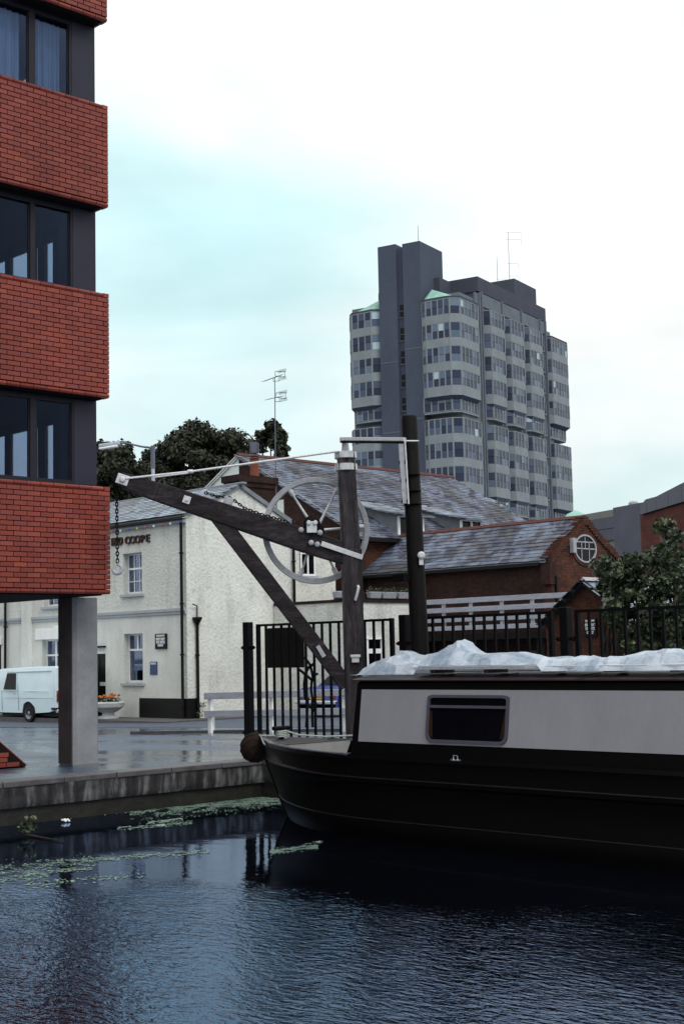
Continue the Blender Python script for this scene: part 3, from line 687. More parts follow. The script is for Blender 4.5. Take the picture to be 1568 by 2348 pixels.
b = MB(); row = [s_ for s_ in ss if s_ <= DK] + [DK]
for a, c in zip(row, row[1:]):
    pa = [V((hullp(s_, 0, 0).x, YC + sd * max(shape(s_) - .03, 0), zg(s_) + .004)) for s_ in (a, c) for sd in (-1, 1)]
    b.add([pa[0], pa[2], pa[3], pa[1]], [(0, 1, 2, 3)])
b.build('foredeck', 'roof_paint', boat)
Bx('cockpit_floor', (XT + DK + .3, YC - .5, -.1), (XC, YC + .5, -.06), 'cockpit_grey', boat)
hb = shape(DK) - .06; MB().prism([(XT + DK, YC - hb, zg(DK)), (XT + DK, YC + hb, zg(DK)), (XT + DK, YC + hb * .55, -.08), (XT + DK, YC - hb * .55, -.08)], (-.03, 0, 0)).build('deck_bulkhead', 'cockpit_grey', boat)
Bx('locker', (XC - .95, YC + .45, -.06), (XC - .02, YC + .9, .36), 'cockpit_grey', boat, bevel=.01)
b = MB(); lp = ony(762, 1698, YC + .44)
for k in range(3): b.box((lp.x - .09, YC + .43, lp.z + .035 * k - .05), (lp.x + .09, YC + .445, lp.z + .035 * k - .03))
b.build('vent', 'gunwale', boat)
# cabin
zt = 1.275; CL = 12.5
def cabpt(x, side, z): k = (z - .40) / .87; return V((x, YC + side * (HW - .07 - .115 * k), z))
def slab(name, x0, x1, z0, z1, off, th, mat, side=-1, **k):
    n = V((0, side, .13)).normalized(); q = [cabpt(x0, side, z0), cabpt(x1, side, z0), cabpt(x1, side, z1), cabpt(x0, side, z1)]
    return MB().prism([v + n * off for v in q], n * th).build(name, mat, boat, **k)
b = MB(); fr = .035
prof = [(-1, .38), (-1, 1.235), (-.93, 1.272), (-.5, 1.312), (0, 1.325), (.5, 1.312), (.93, 1.272), (1, 1.235), (1, .38)]
def pp(x, k, z): 
    w_ = HW - .07 - .115 * (min(z, 1.235) - .40) / .87; return V((x, YC + k * w_, z))
A = [pp(XC + (z - .4) * fr, k, z) for k, z in prof]; C = [pp(XC + CL, k, z) for k, z in prof]; n = len(A)
b.add(A + C, [tuple(range(n))[::-1], tuple(range(n, 2 * n))] + [(i, i + 1, n + i + 1, n + i) for i in range(n - 1)])
b.build('cabin', 'cabin_black', boat)
# roof skin with a small overhang
b = MB(); rp_ = [(-1.03, 1.262), (-1.03, 1.277), (-.93, 1.298), (-.5, 1.334), (0, 1.346), (.5, 1.334), (.93, 1.298), (1.03, 1.277), (1.03, 1.262)]
A = [pp(XC - .04, k, z) for k, z in rp_]; C = [pp(XC + CL, k, z) for k, z in rp_]
b.add(A + C, [tuple(range(n))[::-1]] + [(i, i + 1, n + i + 1, n + i) for i in range(n - 1)]); b.build('roof', 'roof_paint', boat)
def cx(px, py): return onp(px, py, cabpt(0, -1, .8), V((0, -1, .13)).normalized())
pl = cx(826, 1640).x
slab('side_panel', pl, XC + CL - .3, cx(823, 1700).z, cx(826, 1581).z, .002, .004, 'panel_grey')
slab('side_panel', pl, XC + CL - .3, .52, 1.13, .002, .004, 'panel_grey', side=1)
w0, w1 = cx(980, 1648).x, cx(1167, 1648).x; wz0, wz1 = cx(1070, 1706).z, cx(1070, 1594).z
wn = empty('window', ((w0 + w1) / 2, YC - HW, (wz0 + wz1) / 2), parent=boat); MW[wn] = Matrix.Translation(wn.location); wn.parent = boat; wn.matrix_parent_inverse = MW[boat].inverted()
nrm = V((0, -1, .13)).normalized()
def rr_ring(x0, x1, z0, z1, r, n=5):
    o = []
    for cx_, cz_, a0 in ((x1 - r, z1 - r * .3, 0), (x0 + r, z1 - r * .3, 90), (x0 + r, z0 + r, 180), (x1 - r, z0 + r, 270)):
        rz = r * .3 if cz_ > (z0 + z1) / 2 else r
        for k in range(n + 1): a = R(a0 + 90 * k / n); o.append((cx_ + r * math.cos(a), cz_ + rz * math.sin(a)))
    return o
def wpt(x, z, off): return cabpt(x, -1, z) + nrm * off
out = rr_ring(w0, w1, wz0, wz1, .10); inn = rr_ring(w0 + .036, w1 - .036, wz0 + .036, wz1 - .032, .07); n = len(out)
vs = [wpt(x, z, .006) for x, z in out] + [wpt(x, z, .026) for x, z in out] + [wpt(x, z, .026) for x, z in inn] + [wpt(x, z, .006) for x, z in inn]
b = MB().add(vs, [(a * n + i, a * n + (i + 1) % n, (a + 1) * n + (i + 1) % n, (a + 1) * n + i) for a in range(3) for i in range(n)]); b.build('frame', 'alu_frame', wn)
zb = wz1 - .145
MB().prism([wpt(w0 + .04, zb, .008), wpt(w1 - .04, zb, .008), wpt(w1 - .04, zb + .03, .008), wpt(w0 + .04, zb + .03, .008)], nrm * .02).build('transom', 'alu_frame', wn)
MB().prism([wpt(x, z, .005) for x, z in inn], nrm * .004).build('pane', 'glass_dark', wn)
for xa in (w0 + .04, w1 - .11): MB().prism([wpt(xa, wz0 + .06, .0095), wpt(xa + .06, wz0 + .06, .0095), wpt(xa + (.03 if xa < w0 + .1 else .07), zb - .03, .0095), wpt(xa + (.0 if xa < w0 + .1 else .05), zb - .03, .0095)], nrm * .001).build('curtain', 'tan', wn)
# small fittings
fp = onp(1047, 1743, V((0, YC - HW * .985, 0)), V((0, 1, 0)))
b = MB(); b.obox(fp, (V((1, 0, 0)), V((0, 1, 0)), UP), (.075, .02, .012)); b.tube([fp + V((-.03, -.02, 0)), fp + V((-.03, -.02, .05)), fp + V((.03, -.02, .05)), fp + V((.03, -.02, 0))], .009, 6); b.build('cleat', 'chrome', boat)
gp = onp(903, 1741, V((0, YC - HW, 0)), V((0, 1, 0))); 
h0 = hullp(.06, 0, -1) + V((0, 0, .03)); b = MB(); b.tube([h0, hullp(.3, 0, -1) + V((0, -.02, .035)), hullp(.55, 0, -1) + V((0, -.03, -.02)), hullp(.62, 0, -1) + V((0, -.02, -.04))], .014, 8); b.build('handrail', 'gunwale', boat, smooth=True)
s0 = V((XT, YC, .46)); b = MB()
for k in range(12): pass
st = [hullp(0, j, 0) for j in (1, 3, 4, 6, 7, 8, 9, 11, 12)]; b.tube([p_ + V((-.012, 0, 0)) for p_ in st], .016, 8); b.build('stem_bar', 'hull', boat, smooth=True)
ts = V((XT + .42, YC, zg(.4))); b = MB(); b.tube([ts, ts + V((0, 0, .15))], .035, 10); b.tube([ts + V((0, -.14, .15)), ts + V((0, .14, .15))], .028, 10); b.build('mooring_stud', 'iron', boat, smooth=True)
b = MB(); b.obox((XC + 1.6, YC - .62, 1.345), (V((1, 0, 0)), V((0, 1, 0)), UP), (.004, .2, .003))
for k in range(1, 8): b.obox((XC + 1.1 * k, YC - .7, 1.322), (V((1, 0, 0)), V((0, 1, .07)).normalized(), UP), (.006, .2, .004))
b.build('roof_seam', 'cabin_black', boat)
# rope fender on the bow, its own thing
fd = V((XT - .13, YC, .33)); t = empty('bow_fender', tuple(fd), 'round dark brown rope fender hanging on the bow of the black narrowboat', 'fender')
b = MB(); b.lathe(fd + V((.17, 0, 0)), (-1, 0, 0), [(.05, 0), (.14, .02), (.19, .08), (.205, .16), (.19, .25), (.14, .31), (.05, .335)], 18); o = b.build('body', 'rope_dark', t, smooth=True)
for k in range(9):
    a = k / 9 * 2 * math.pi; b = MB(); pts = []
    for q in range(10):
        u = q / 9; rr = .2 * math.sin(.35 + u * 2.5) ** .5 * 1.02; ang = a + u * 1.6; pts.append(fd + V((.16 - u * .32, math.cos(ang) * rr, math.sin(ang) * rr)))
    b.tube(pts, .013, 6).build('strand', 'rope_dark', t, smooth=True)
MB().tube([fd + V((.1, 0, .17)), V((XT + .1, YC - .05, .5)), V((XT + .3, YC + .02, .5)), ts + V((0, 0, .06))], .016, 6).build('lashing', 'rope_pale', t, smooth=True)
t = MB(); pts = []
for k in range(50): a = k * .55; pts.append(ts + V((math.cos(a) * .07, math.sin(a) * .07, .02 + .002 * k)))
pts += [ts + V((.25, .1, .06)), ts + V((.5, .35, .03)), V((XT + 1.3, YC + .75, .50)), V((XT + 2.2, YC + 1.25, .25)), V((XT + 2.9, YQ + .1, .05))]
t.tube(pts, .011, 6).build('mooring_rope', 'rope_pale', smooth=True, label='pale mooring rope coiled on the bow stud and led to the quay', cat='rope')
# plank on chocks on the roof
pk = empty('gang_plank', (XC + 4, YC - .45, 1.36), 'long pale timber plank lying on the narrowboat roof under the plastic sheet', 'plank')
xa = onp(965, 1538, V((0, YC - .55, 0)), V((0, 1, 0))).x; xb = XC + 7.2
Bx('board', (xa, YC - .74, 1.385), (xb, YC - .36, 1.42), 'silver_lt', pk, bevel=.004)
for k in range(7): Bx('chock', (xa + .3 + k * .8, YC - .72, 1.345), (xa + .37 + k * .8, YC - .38, 1.385), 'roof_paint', pk)
# crumpled polythene sheet over the plank and the roof stores
out_px = [(848, 1556), (858, 1545), (872, 1528), (888, 1524), (905, 1516), (930, 1491), (943, 1499), (958, 1507), (990, 1507), (1010, 1497), (1040, 1480), (1070, 1467), (1081, 1480), (1092, 1498), (1130, 1497), (1190, 1500), (1235, 1514), (1300, 1511), (1350, 1511), (1400, 1508), (1413, 1522), (1440, 1508), (1500, 1497), (1560, 1494), (1640, 1496), (1700, 1515)]
yc_ = YC - .46
top = [ony(x, y, yc_) for x, y in out_px]; b = MB(); NX, NT = 84, 11; vs = []; x0, x1 = top[0].x, top[-1].x
tx = [p_.x for p_ in top]; tz = [p_.z for p_ in top]
for i in range(NX + 1):
    x = x0 + (x1 - x0) * i / NX; H = float(np.interp(x, tx, tz)); u = i / NX
    for j in range(NT + 1):
        v = j / NT * 2 - 1; a = abs(v)
        hw = .30 + .06 * mn.noise(V((x * 2.1, 3, 0)))
        rd = lambda p_: 1 - 2 * abs(mn.noise(p_)); near = .04 * mn.noise(V((x * 1.3, v * 1.5, 5))) + .05 * (rd(V((x * .9 + v * 1.2, v * 4 - x * .8, 8))) - .5) + .016 * (rd(V((x * 3 - v * 4, v * 9, 3))) - .5)
        base = 1.36 if not (xa + .1 < x < x1 - 2.2 and v < 0) else 1.43
        if x < xa + .1: base = 1.335
        z = base + (H - base) * (1 - a ** 1.9) + (near * 1.3 + .08 * (1 - min(1, 3.2 * abs(mn.noise(V((x * .9 + v * 1.8, v * 2.2 - x * .5, 1)))))) + .03 * (1 - min(1, 5 * abs(mn.noise(V((x * 2.2 - v * 3, v * 3, 6)))))) * (2.2 if x < top[9].x or abs(x - top[20].x) < .35 else 1) * (1 if a < .9 else .2)) * (1 - (1 - a) * .9 if a > .05 else 0) * (1 - a ** 8)
        y = yc_ + v * hw * (1 + .1 * mn.noise(V((x * 5, v, 9)))) - (.03 if v < -.9 else 0)
        y += .05 * mn.noise(V((x * 4, v * 3, 4)))
        vs.append((x + .045 * mn.noise(V((x * 9, v * 7, 2))), y + .03 * mn.noise(V((x * 11, v * 9, 7))), max(z, base - (.03 if a < 1 else .0) - (.05 if x < xa and v < -.95 else 0))))
fs = [(i * (NT + 1) + j, (i + 1) * (NT + 1) + j, (i + 1) * (NT + 1) + j + 1, i * (NT + 1) + j + 1) for i in range(NX) for j in range(NT)]
b.add(vs, fs).build('plastic_sheet', 'plastic', smooth=False, label='crumpled translucent polythene sheet bundled along the narrowboat roof', cat='sheet')

# ================================================================== CRANE
CP = onp(813, 1560, V((0, 14.92, 0)), V((0, 1, 0))); CB = V((CP.x, CP.y, 0))
cn = (-FH * .996 + RH * .09).normalized()        # crane plane faces the viewer
ce = cn.cross(UP).normalized()
if ce.dot(RH) > 0: ce = -ce                      # towards the jib tip
def cr_(px, py, off=0.): return onp(px, py, CB, cn) + cn * off
crane = empty('hand_crane', tuple(CB), 'old timber wharf crane with a raking jib, large spoked handwheel and hanging hook', 'crane')
W = .275
foot = cr_(815, 1590); foot = V((foot.x, foot.y, 0)); mid = cr_(806, 1290); topp = cr_(792, 1036)
b = MB(); b.beam(foot, mid + (mid - foot).normalized() * .2, .29, .29, ce); b.build('post', 'post_wood', crane, bevel=.015)
b = MB(); b.beam(mid + (topp - mid) * -.1, topp, .275, .275, ce, .25, .25); b.build('post', 'post_wood', crane, bevel=.02)
for (ya_, yb_) in ((1037, 1052), (1064, 1080)):
    xa_ = 792 + (ya_ - 1036) * .045; p_, q_ = cr_(xa_, ya_), cr_(xa_ + .5, yb_); MB().lathe(q_, p_ - q_, [(.16, 0), (.168, .005), (.168, (p_ - q_).length - .005), (.155, (p_ - q_).length)], 18).build('band', 'silver_lt', crane, smooth=True)
MB().lathe(cr_(792, 1038), UP, [(.09, 0), (.06, .03), (.055, .10), (.05, .18)], 12).build('pivot_pin', 'silver', crane, smooth=True)
# jib: main beam in front of nothing, passing the post
j0, j1 = cr_(276, 1100), cr_(815, 1279)
b = MB(); q1, q2 = j0.lerp(j1, .16), j0.lerp(j1, .80)
b.beam(j0, q1, .24, .21, cn, .24, .27); b.beam(q1, q2, .24, .27, cn, .24, .34); b.beam(q2, j1, .24, .34, cn, .24, .30); b.build('jib', 'jib_wood', crane, bevel=.012)
s0_, s1_ = cr_(490, 1172, 0), cr_(795, 1572, 0); b = MB(); b.beam(s0_, s1_, .2, .225, cn, .2, .21); b.build('strut', 'jib_wood', crane, bevel=.012)
t0, t1, tm = cr_(290, 1100, .14), cr_(776, 1037, .12), cr_(437, 1084, .13)
b = MB(); b.tube([t0, tm, t1], .017, 8); b.tube([cr_(352, 1098, .16), cr_(432, 1088, .16)], .011, 6); b.build('tie_rod', 'silver_lt', crane, smooth=True)
MB().lathe(tm - ce * .05, ce, [(.02, 0), (.032, .02), (.032, .08), (.02, .10)], 10).build('coupling', 'silver_lt', crane, smooth=True)
b = MB(); pz = cr_(283, 1102, .13); d_ = (j1 - j0).normalized(); un = cn.cross(d_)
b.obox(pz, (d_, un, cn), (.09, .075, .012)); b.lathe(pz, cn, [(.045, 0), (.045, .05), (.025, .06)], 10); b.build('end_plate', 'silver_lt', crane, bevel=.006)
MB().lathe(cr_(282, 1096, -.05), cn, [(.15, 0), (.155, .01), (.12, .03), (.12, .06), (.155, .09), (.15, .1)], 22).build('jib_sheave', 'iron', crane, smooth=True)
for (px, py) in ((429, 1148),):
    b = MB(); c_ = cr_(px, py, .125); b.obox(c_, (d_, un, cn), (.055, .055, .008)); b.lathe(c_, cn, [(.025, 0), (.025, .03)], 6); b.build('bolt_plate', 'silver_lt', crane, bevel=.004)
# handwheel behind post and jib
wc = cr_(727, 1213, -.26); wr = (cr_(850.5, 1213, -.26) - wc).length; wx = ce; wy = UP
wheel = empty('handwheel', tuple(wc), parent=crane); MW[wheel] = Matrix.Translation(wc); wheel.matrix_parent_inverse = MW[crane].inverted()
n = 56; vs = []; sec = [(-.055, -.045), (.055, -.045), (.055, .045), (.015, .05), (-.015, .05), (-.055, .045)]
sec = [(0, -.045), (0, .045), (-.075, .035), (-.09, .012), (-.09, -.012), (-.075, -.035)]
for i in range(n):
    a = 2 * math.pi * i / n; d = wx * math.cos(a) + wy * math.sin(a); vs += [wc + d * (wr + s_) + cn * t_ for s_, t_ in sec]
k = len(sec); MB().add(vs, [(i * k + j, ((i + 1) % n) * k + j, ((i + 1) % n) * k + (j + 1) % k, i * k + (j + 1) % k) for i in range(n) for j in range(k)]).build('rim', 'silver', wheel, bevel=.006)
hub = cr_(720, 1212, -.26)
def inrim(px, py): p_ = cr_(px, py, -.26); d = (p_ - wc).normalized(); return wc + d * (wr - .08)
for (px, py) in ((668, 1122), (770, 1128), (850, 1203), (690, 1318), (778, 1322), (605, 1235)):
    e_ = inrim(px, py); d = (e_ - wc).normalized(); s_ = wc + d * .12
    b = MB(); L_ = (e_ - s_).length; b.lathe(s_, d, [(.022, 0), (.018, L_ * .5), (.017, L_ * .8), (.035, L_ * .84), (.038, L_)], 8); b.build('spoke', 'silver_lt', wheel, smooth=True)
MB().lathe(wc - cn * .07, cn, [(.10, 0), (.125, .02), (.125, .12), (.06, .14)], 20).build('hub', 'iron', wheel, smooth=True)
gp = cr_(714, 1203, .02); MB().lathe(gp, cn, [(.13, 0), (.13, .07), (.10, .08), (.05, .085)], 24).build('chain_drum', 'iron', crane, smooth=True)
b = MB(); b.obox(cr_(713, 1211, .155), (ce, UP, cn), (.075, .085, .03)); b.lathe(cr_(706, 1201, .17), cn, [(.035, 0), (.035, .05)], 8); b.lathe(cr_(721, 1201, .17), cn, [(.035, 0), (.035, .05)], 8); b.build('bearing_block', 'silver_lt', crane, bevel=.008)
for (px, py) in ((689, 1217), (732, 1223), (712, 1246), (726, 1250)): MB().lathe(cr_(px, py, .12), cn, [(.03, 0), (.042, .01), (.042, .035), (.02, .05)], 8).build('bolt', 'silver', crane)
b = MB(); b.beam(cr_(735, 1248, .155), cr_(829, 1280, .155), .016, .075, cn); b.build('strap', 'silver_lt', crane, bevel=.004)
b = MB(); b.obox(cr_(827, 1278, -.0), (d_, un, cn), (.012, .04, .17)); b.build('strap', 'silver_lt', crane, bevel=.003)
b = MB(); b.tube([cr_(818, 1345, .17), cr_(819, 1349, .2), cr_(815, 1365, .2), cr_(812, 1377, .17)], .022, 8); b.build('cleat', 'silver_lt', crane, smooth=True)
b = MB(); c_ = cr_(812, 1512, .17); b.obox(c_, (ce, UP, cn), (.055, .045, .03)); b.obox(c_ + UP * .05, (ce, UP, cn), (.075, .02, .045)); b.build('bracket', 'silver_lt', crane, bevel=.006)
b = MB(); b.beam(cr_(727, 1481, .115), cr_(742, 1506, .115), .012, .06, cn); b.build('strap', 'silver', crane)
b = MB(); c_ = cr_(524, 1149, .0); b.obox(c_ , (d_, un, cn), (.07, .055, .06)); b.build('chain_guide', 'silver', crane, bevel=.006)
# chain made of links
def chain(pts, parent, size=.05, rad=.0085, name='chain_link', mat='iron'):
    pts = [V(p_) for p_ in pts]; L_ = [0]
    for a, c in zip(pts, pts[1:]): L_.append(L_[-1] + (c - a).length)
    n = int(L_[-1] / (size * .74)); proto = MB(); k = 10; ring = []
    for i in range(k):
        a = 2 * math.pi * i / k; ring.append((math.cos(a) * size * .26, 0, math.sin(a) * size * .34 + (size * .16 if math.sin(a) > 0 else -size * .16)))
    me = proto.tube(ring, rad, 5, closed=True).mesh(name, mat, True)
    for i in range(n):
        s_ = (i + .5) / n * L_[-1]; j = max(q for q in range(len(L_) - 1) if L_[q] <= s_); u = (s_ - L_[j]) / (L_[j + 1] - L_[j] + 1e-9)
        p_ = pts[j].lerp(pts[j + 1], u); x, y, z = frame_axes(pts[j + 1] - pts[j], cn)
        if i % 2: x, y = y, -x
        o = bpy.data.objects.new(name, me); COL.objects.link(o); o.parent = parent; o.matrix_parent_inverse = MW[parent].inverted(); o.matrix_basis = TX(p_, x, y, z)
hk = [cr_(269, 1104), cr_(268, 1130), cr_(269, 1200), cr_(270, 1290)]
chain(hk, crane, .07, .0095)
chain([cr_(470, 1130, .03), cr_(500, 1139, .03), cr_(524, 1140, .03), cr_(535, 1146, .03), cr_(560, 1165, .03), cr_(600, 1180, .03), cr_(650, 1194, .03), cr_(664, 1200, .03)], crane, .06, .009)
h = cr_(269, 1292); hp = []
for k in range(15): a = R(80 - k * 19); hp.append(h + UP * (-.085) + ce * (-math.cos(a) * -.0 + -.065 * math.cos(a)) + UP * (.065 * math.sin(a)))
hp = [h] + [h - UP * .03] + hp
MB().tube(hp, [.012, .016] + [.017 + .013 * math.sin(math.pi * k / 14) for k in range(15)], 8).build('hook', 'silver', crane, smooth=True)
# ---- mast pole beside the crane
pf = onp(962, 1490, V((0, 14.86, 0)), V((0, 1, 0))); ptp = onp(937.5, 955, V((0, 14.86, 0)), V((0, 1, 0)))
pb0 = pf + (pf - ptp).normalized() * (pf.z / ((ptp - pf).normalized().z)); rad = 18.6 / F * (ptp - CAM).dot(FW)
pole = empty('mast_pole', (pb0.x, pb0.y, 0), 'tall black tarred timber pole carrying the top bracket of the crane', 'pole')
MB().lathe(pb0, ptp - pb0, [(rad * 1.16, 0), (rad * 1.08, (ptp - pb0).length * .5), (rad, (ptp - pb0).length - .02), (rad * .93, (ptp - pb0).length)], 22).build('shaft', 'pole_wood', pole, smooth=True)
dd = (ptp - pb0).normalized()
def pq(px, py, off=0.): return onp(px, py, pf, cn) + cn * off
for yy in (1091, 1128, 1158): 
    c_ = pq(937 + (yy - 955) * .0458, yy); MB().lathe(c_, dd, [(rad * 1.07, 0), (rad * 1.10, .004), (rad * 1.10, .022), (rad * 1.07, .026)], 22).build('band', 'iron', pole, smooth=True)
ar0, ar1 = cr_(781, 1007), pq(928, 1009, rad * .4)
b = MB(); b.beam(ar0, ar1, .05, .055, cn); b.build('bracket_arm', 'silver_lt', pole, bevel=.006)
MB().beam(ar0 - UP * .045, ar1 - UP * .045, .04, .02, cn).build('bracket_arm', 'iron', pole)
MB().tube([pq(922, 1014, rad * 1.05), pq(957, 1014, rad * 1.05)], .012, 6).build('bolt', 'silver_lt', pole)
MB().beam(pq(925.5, 1011, rad * .9), pq(934, 1158, rad * .9), .02, .065, ce).build('channel', 'silver_lt', pole, bevel=.003)
b = MB(); b.beam(pq(918, 1020, rad * .6), pq(927, 1156, rad * .6), .065, .075, cn); b.build('channel', 'silver', pole)
for yy in (1062, 1103, 1150): 
    xx = 925.5 + (yy - 1011) * .058; MB().beam(pq(xx - 15, yy + 1, rad * .6), pq(xx + 5, yy, rad * .98), .05, .014, UP).build('clip', 'iron', pole)
b = MB(); c_ = pq(962, 1275, rad * 1.1); b.lathe(c_, cn, [(.05, 0), (.055, .01), (.055, .04), (.03, .06)], 10); b.obox(c_ - UP * .09, (ce, UP, cn), (.03, .045, .02)); b.build('insulator', 'silver_lt', pole)
Bx('step_iron', pq(915, 1332) - V((.08, .05, .02)), pq(930, 1322) + V((.08, .05, .03)), 'iron', pole)

# ================================================================== RAILINGS along the quay behind the boat
YF = 15.12; ZR = ony(750, 1427, YF).z
def fx(px, py=1550): return ony(px, py, YF).x
def gate(xa, xb, label, closed=True):
    t = empty('railing_gate', ((xa + xb) / 2, YF, 0), label, 'gate', 'black railing gates along the quay')
    Bx('stile', (xa - .028, YF - .028, .08), (xa + .028, YF + .028, ZR + .02), 'iron', t)
    Bx('stile', (xb - .028, YF - .028, .08), (xb + .028, YF + .028, ZR + .02), 'iron', t)
    Bx('rail', (xa + .03, YF - .014, ZR - .02), (xb - .03, YF + .014, ZR + .018), 'iron', t); Bx('rail', (xa + .03, YF - .014, .12), (xb - .03, YF + .014, .16), 'iron', t)
    n = round((xb - xa) / .187); p0 = None
    for k in range(1, n):
        x = xa + (xb - xa) * k / n
        if p0 is None: p0 = Bx('bar', (-.016, -.016, .16), (.016, .016, ZR - .02), 'iron', t); p0.matrix_basis = Matrix.Translation((x, YF, 0))
        else: o = p0.copy(); COL.objects.link(o); o.matrix_basis = Matrix.Translation((x + random.uniform(-.004, .004), YF, 0))
    return t
def post(x, label, top=0.):
    t = empty('gate_post', (x, YF, 0), label, 'post', 'posts between the black railing gates')
    Bx('shaft', (x - .062, YF - .062, 0), (x + .062, YF + .062, ZR + .06 + top), 'iron', t, bevel=.008)
    b = MB()
    for z in (.35, 1.72): 
        for s_ in (-1, 1): b.box((x + s_ * .062, YF - .012, z - .014), (x + s_ * .17, YF + .012, z + .014)); b.lathe((x + s_ * .115, YF, z - .03), UP, [(.026, 0), (.032, .01), (.032, .05), (.026, .06)], 8)
    b.build('hinge', 'iron', t)
post(fx(570), 'first black iron gate post, left of the railings near the boat bow')
g1 = gate(fx(594), fx(901), 'black barred gate behind the crane with a dark corrugated panel wired to it')
post(fx(930), 'black iron gate post just left of the tall tarred pole')
gate(fx(950), fx(1267), 'black barred railing panel in front of the brick outbuilding')
post(fx(1301), 'black iron gate post right of the railing panel, before the bush')
gate(fx(1328), fx(1328) + 3.9, 'black barred railing panel at the right edge in front of the bush')
# corrugated panel on the first gate
xa, xb = fx(615, 1500), fx(700, 1500); z1_ = ony(655, 1439, YF).z; z0_ = ony(655, 1531, YF).z; n = 36; vs = []
for i in range(n + 1):
    x = xa + (xb - xa) * i / n; d = .018 * math.cos(i / n * 2 * math.pi * 5); vs += [(x, YF - .045 + d, z0_), (x, YF - .045 + d, z1_), (x, YF - .04 + d, z0_), (x, YF - .04 + d, z1_)]
MB().add(vs, [(4 * i, 4 * i + 4, 4 * i + 5, 4 * i + 1) for i in range(n)] + [(4 * i + 2, 4 * i + 3, 4 * i + 7, 4 * i + 6) for i in range(n)] + [(4 * i + 1, 4 * i + 5, 4 * i + 7, 4 * i + 3) for i in range(n)]).build('corrugated_panel', 'panel_ply', smooth=False, label='black corrugated sheet hung on the first railing gate', cat='panel')
# winch crank frame of bent bars standing behind the gate (left of the crane foot)
def gp_(px, py): return ony(px, py, 15.5)
t = empty('bent_bar_frame', tuple(V((gp_(716, 1600).x, 15.5, 0))), 'rusty bent bar frame standing behind the barred gate beside the crane', 'frame')
for pts in ([(722, 1520), (708, 1530), (700, 1545), (697, 1570), (699, 1598), (708, 1618), (724, 1632)], [(728, 1545), (719, 1548), (715, 1560), (713, 1580), (716, 1600), (726, 1616)], [(699, 1508), (711, 1524), (716, 1545), (719, 1562)], [(686, 1535), (702, 1548), (716, 1560)], [(706, 1600), (704, 1640), (702, 1668)], [(716, 1605), (716, 1640), (717, 1668)]):
    q = [gp_(*p_) for p_ in pts]; 
    MB().tube(q, .022, 6).build('bar', 'iron', t, smooth=True)
# ================================================================== PUBLIC HOUSE
GZ = G(PX) + .05
def fy(px, py, y=PY): return ony(px, py, y)
zeave = ony(422, 1183, PY).z; zstr = ony(400, 1398, PY).z
pk_ = onx(548, 1117, PX); er = onx(670, 1194, PX)
yr = 2 * pk_.y - PY; zr = pk_.z + .0; XL = -62.
pub = empty('public_house', (PX - 6, PY + 3, GZ), 'cream rendered two storey public house on the street corner with dark lettering on its front', 'building')
# front wall built round its openings
ops = []
def opening(px0, px1, pyt, pyb, py=None):
    a, c = fy(px0, (pyt + pyb) / 2), fy(px1, (pyt + pyb) / 2); return (a.x, c.x, fy((px0 + px1) / 2, pyb).z, fy((px0 + px1) / 2, pyt).z)
o_up = opening(283, 326, 1268, 1362); o_lo = opening(285, 328, 1453, 1566); o_dr = opening(206, 243, 1492, 1634)
o_lo2 = opening(97, 142, 1466, 1562); o_dr = (o_dr[0], o_dr[1], GZ, o_dr[3]); o_up2 = (o_lo2[0] + .1, o_lo2[1] - .1, zstr + .35, zstr + 1.5)
o_l3 = (fy(-40, 1480).x, fy(4, 1480).x, GZ + .9, fy(4, 1478).z)
def wall_with(name, x0, x1, z0, z1, opens, mat, y=PY, th=.3):
    xs = sorted({x0, x1} | {q for o in opens for q in o[:2]}); b = MB()
    for a, c in zip(xs, xs[1:]):
        ins = sorted([(max(o[2], z0), min(o[3], z1)) for o in opens if o[0] <= a + 1e-6 and o[1] >= c - 1e-6 and o[2] < z1 and o[3] > z0]); z = z0
        for s_, e_ in ins: 
            if s_ > z + 1e-4: b.box((a, y, z), (c, y + th, s_))
            z = e_
        if z < z1 - 1e-4: b.box((a, y, z), (c, y + th, z1))
    return b.build(name, mat, pub)
wall_with('lower_wall', XL, PX - .3, GZ - .5, zstr - .07, [o_lo, o_dr, o_lo2, o_l3], 'render_smooth')
wall_with('upper_wall', XL, PX - .3, zstr - .07, zeave, [o_up, o_up2], 'render_rough')
b = MB(); b.prism([(PX, PY, GZ - .5), (PX, yr, GZ - .5), (PX, yr, zeave), (PX, pk_.y, zr), (PX, PY, zeave)], (-.3, 0, 0)); b.build('gable_wall', 'render_rough', pub)
Bx('inner_wall', (XL, PY + 1.4, GZ - .4), (PX - .31, PY + 1.5, zeave - .1), 'interior', pub)
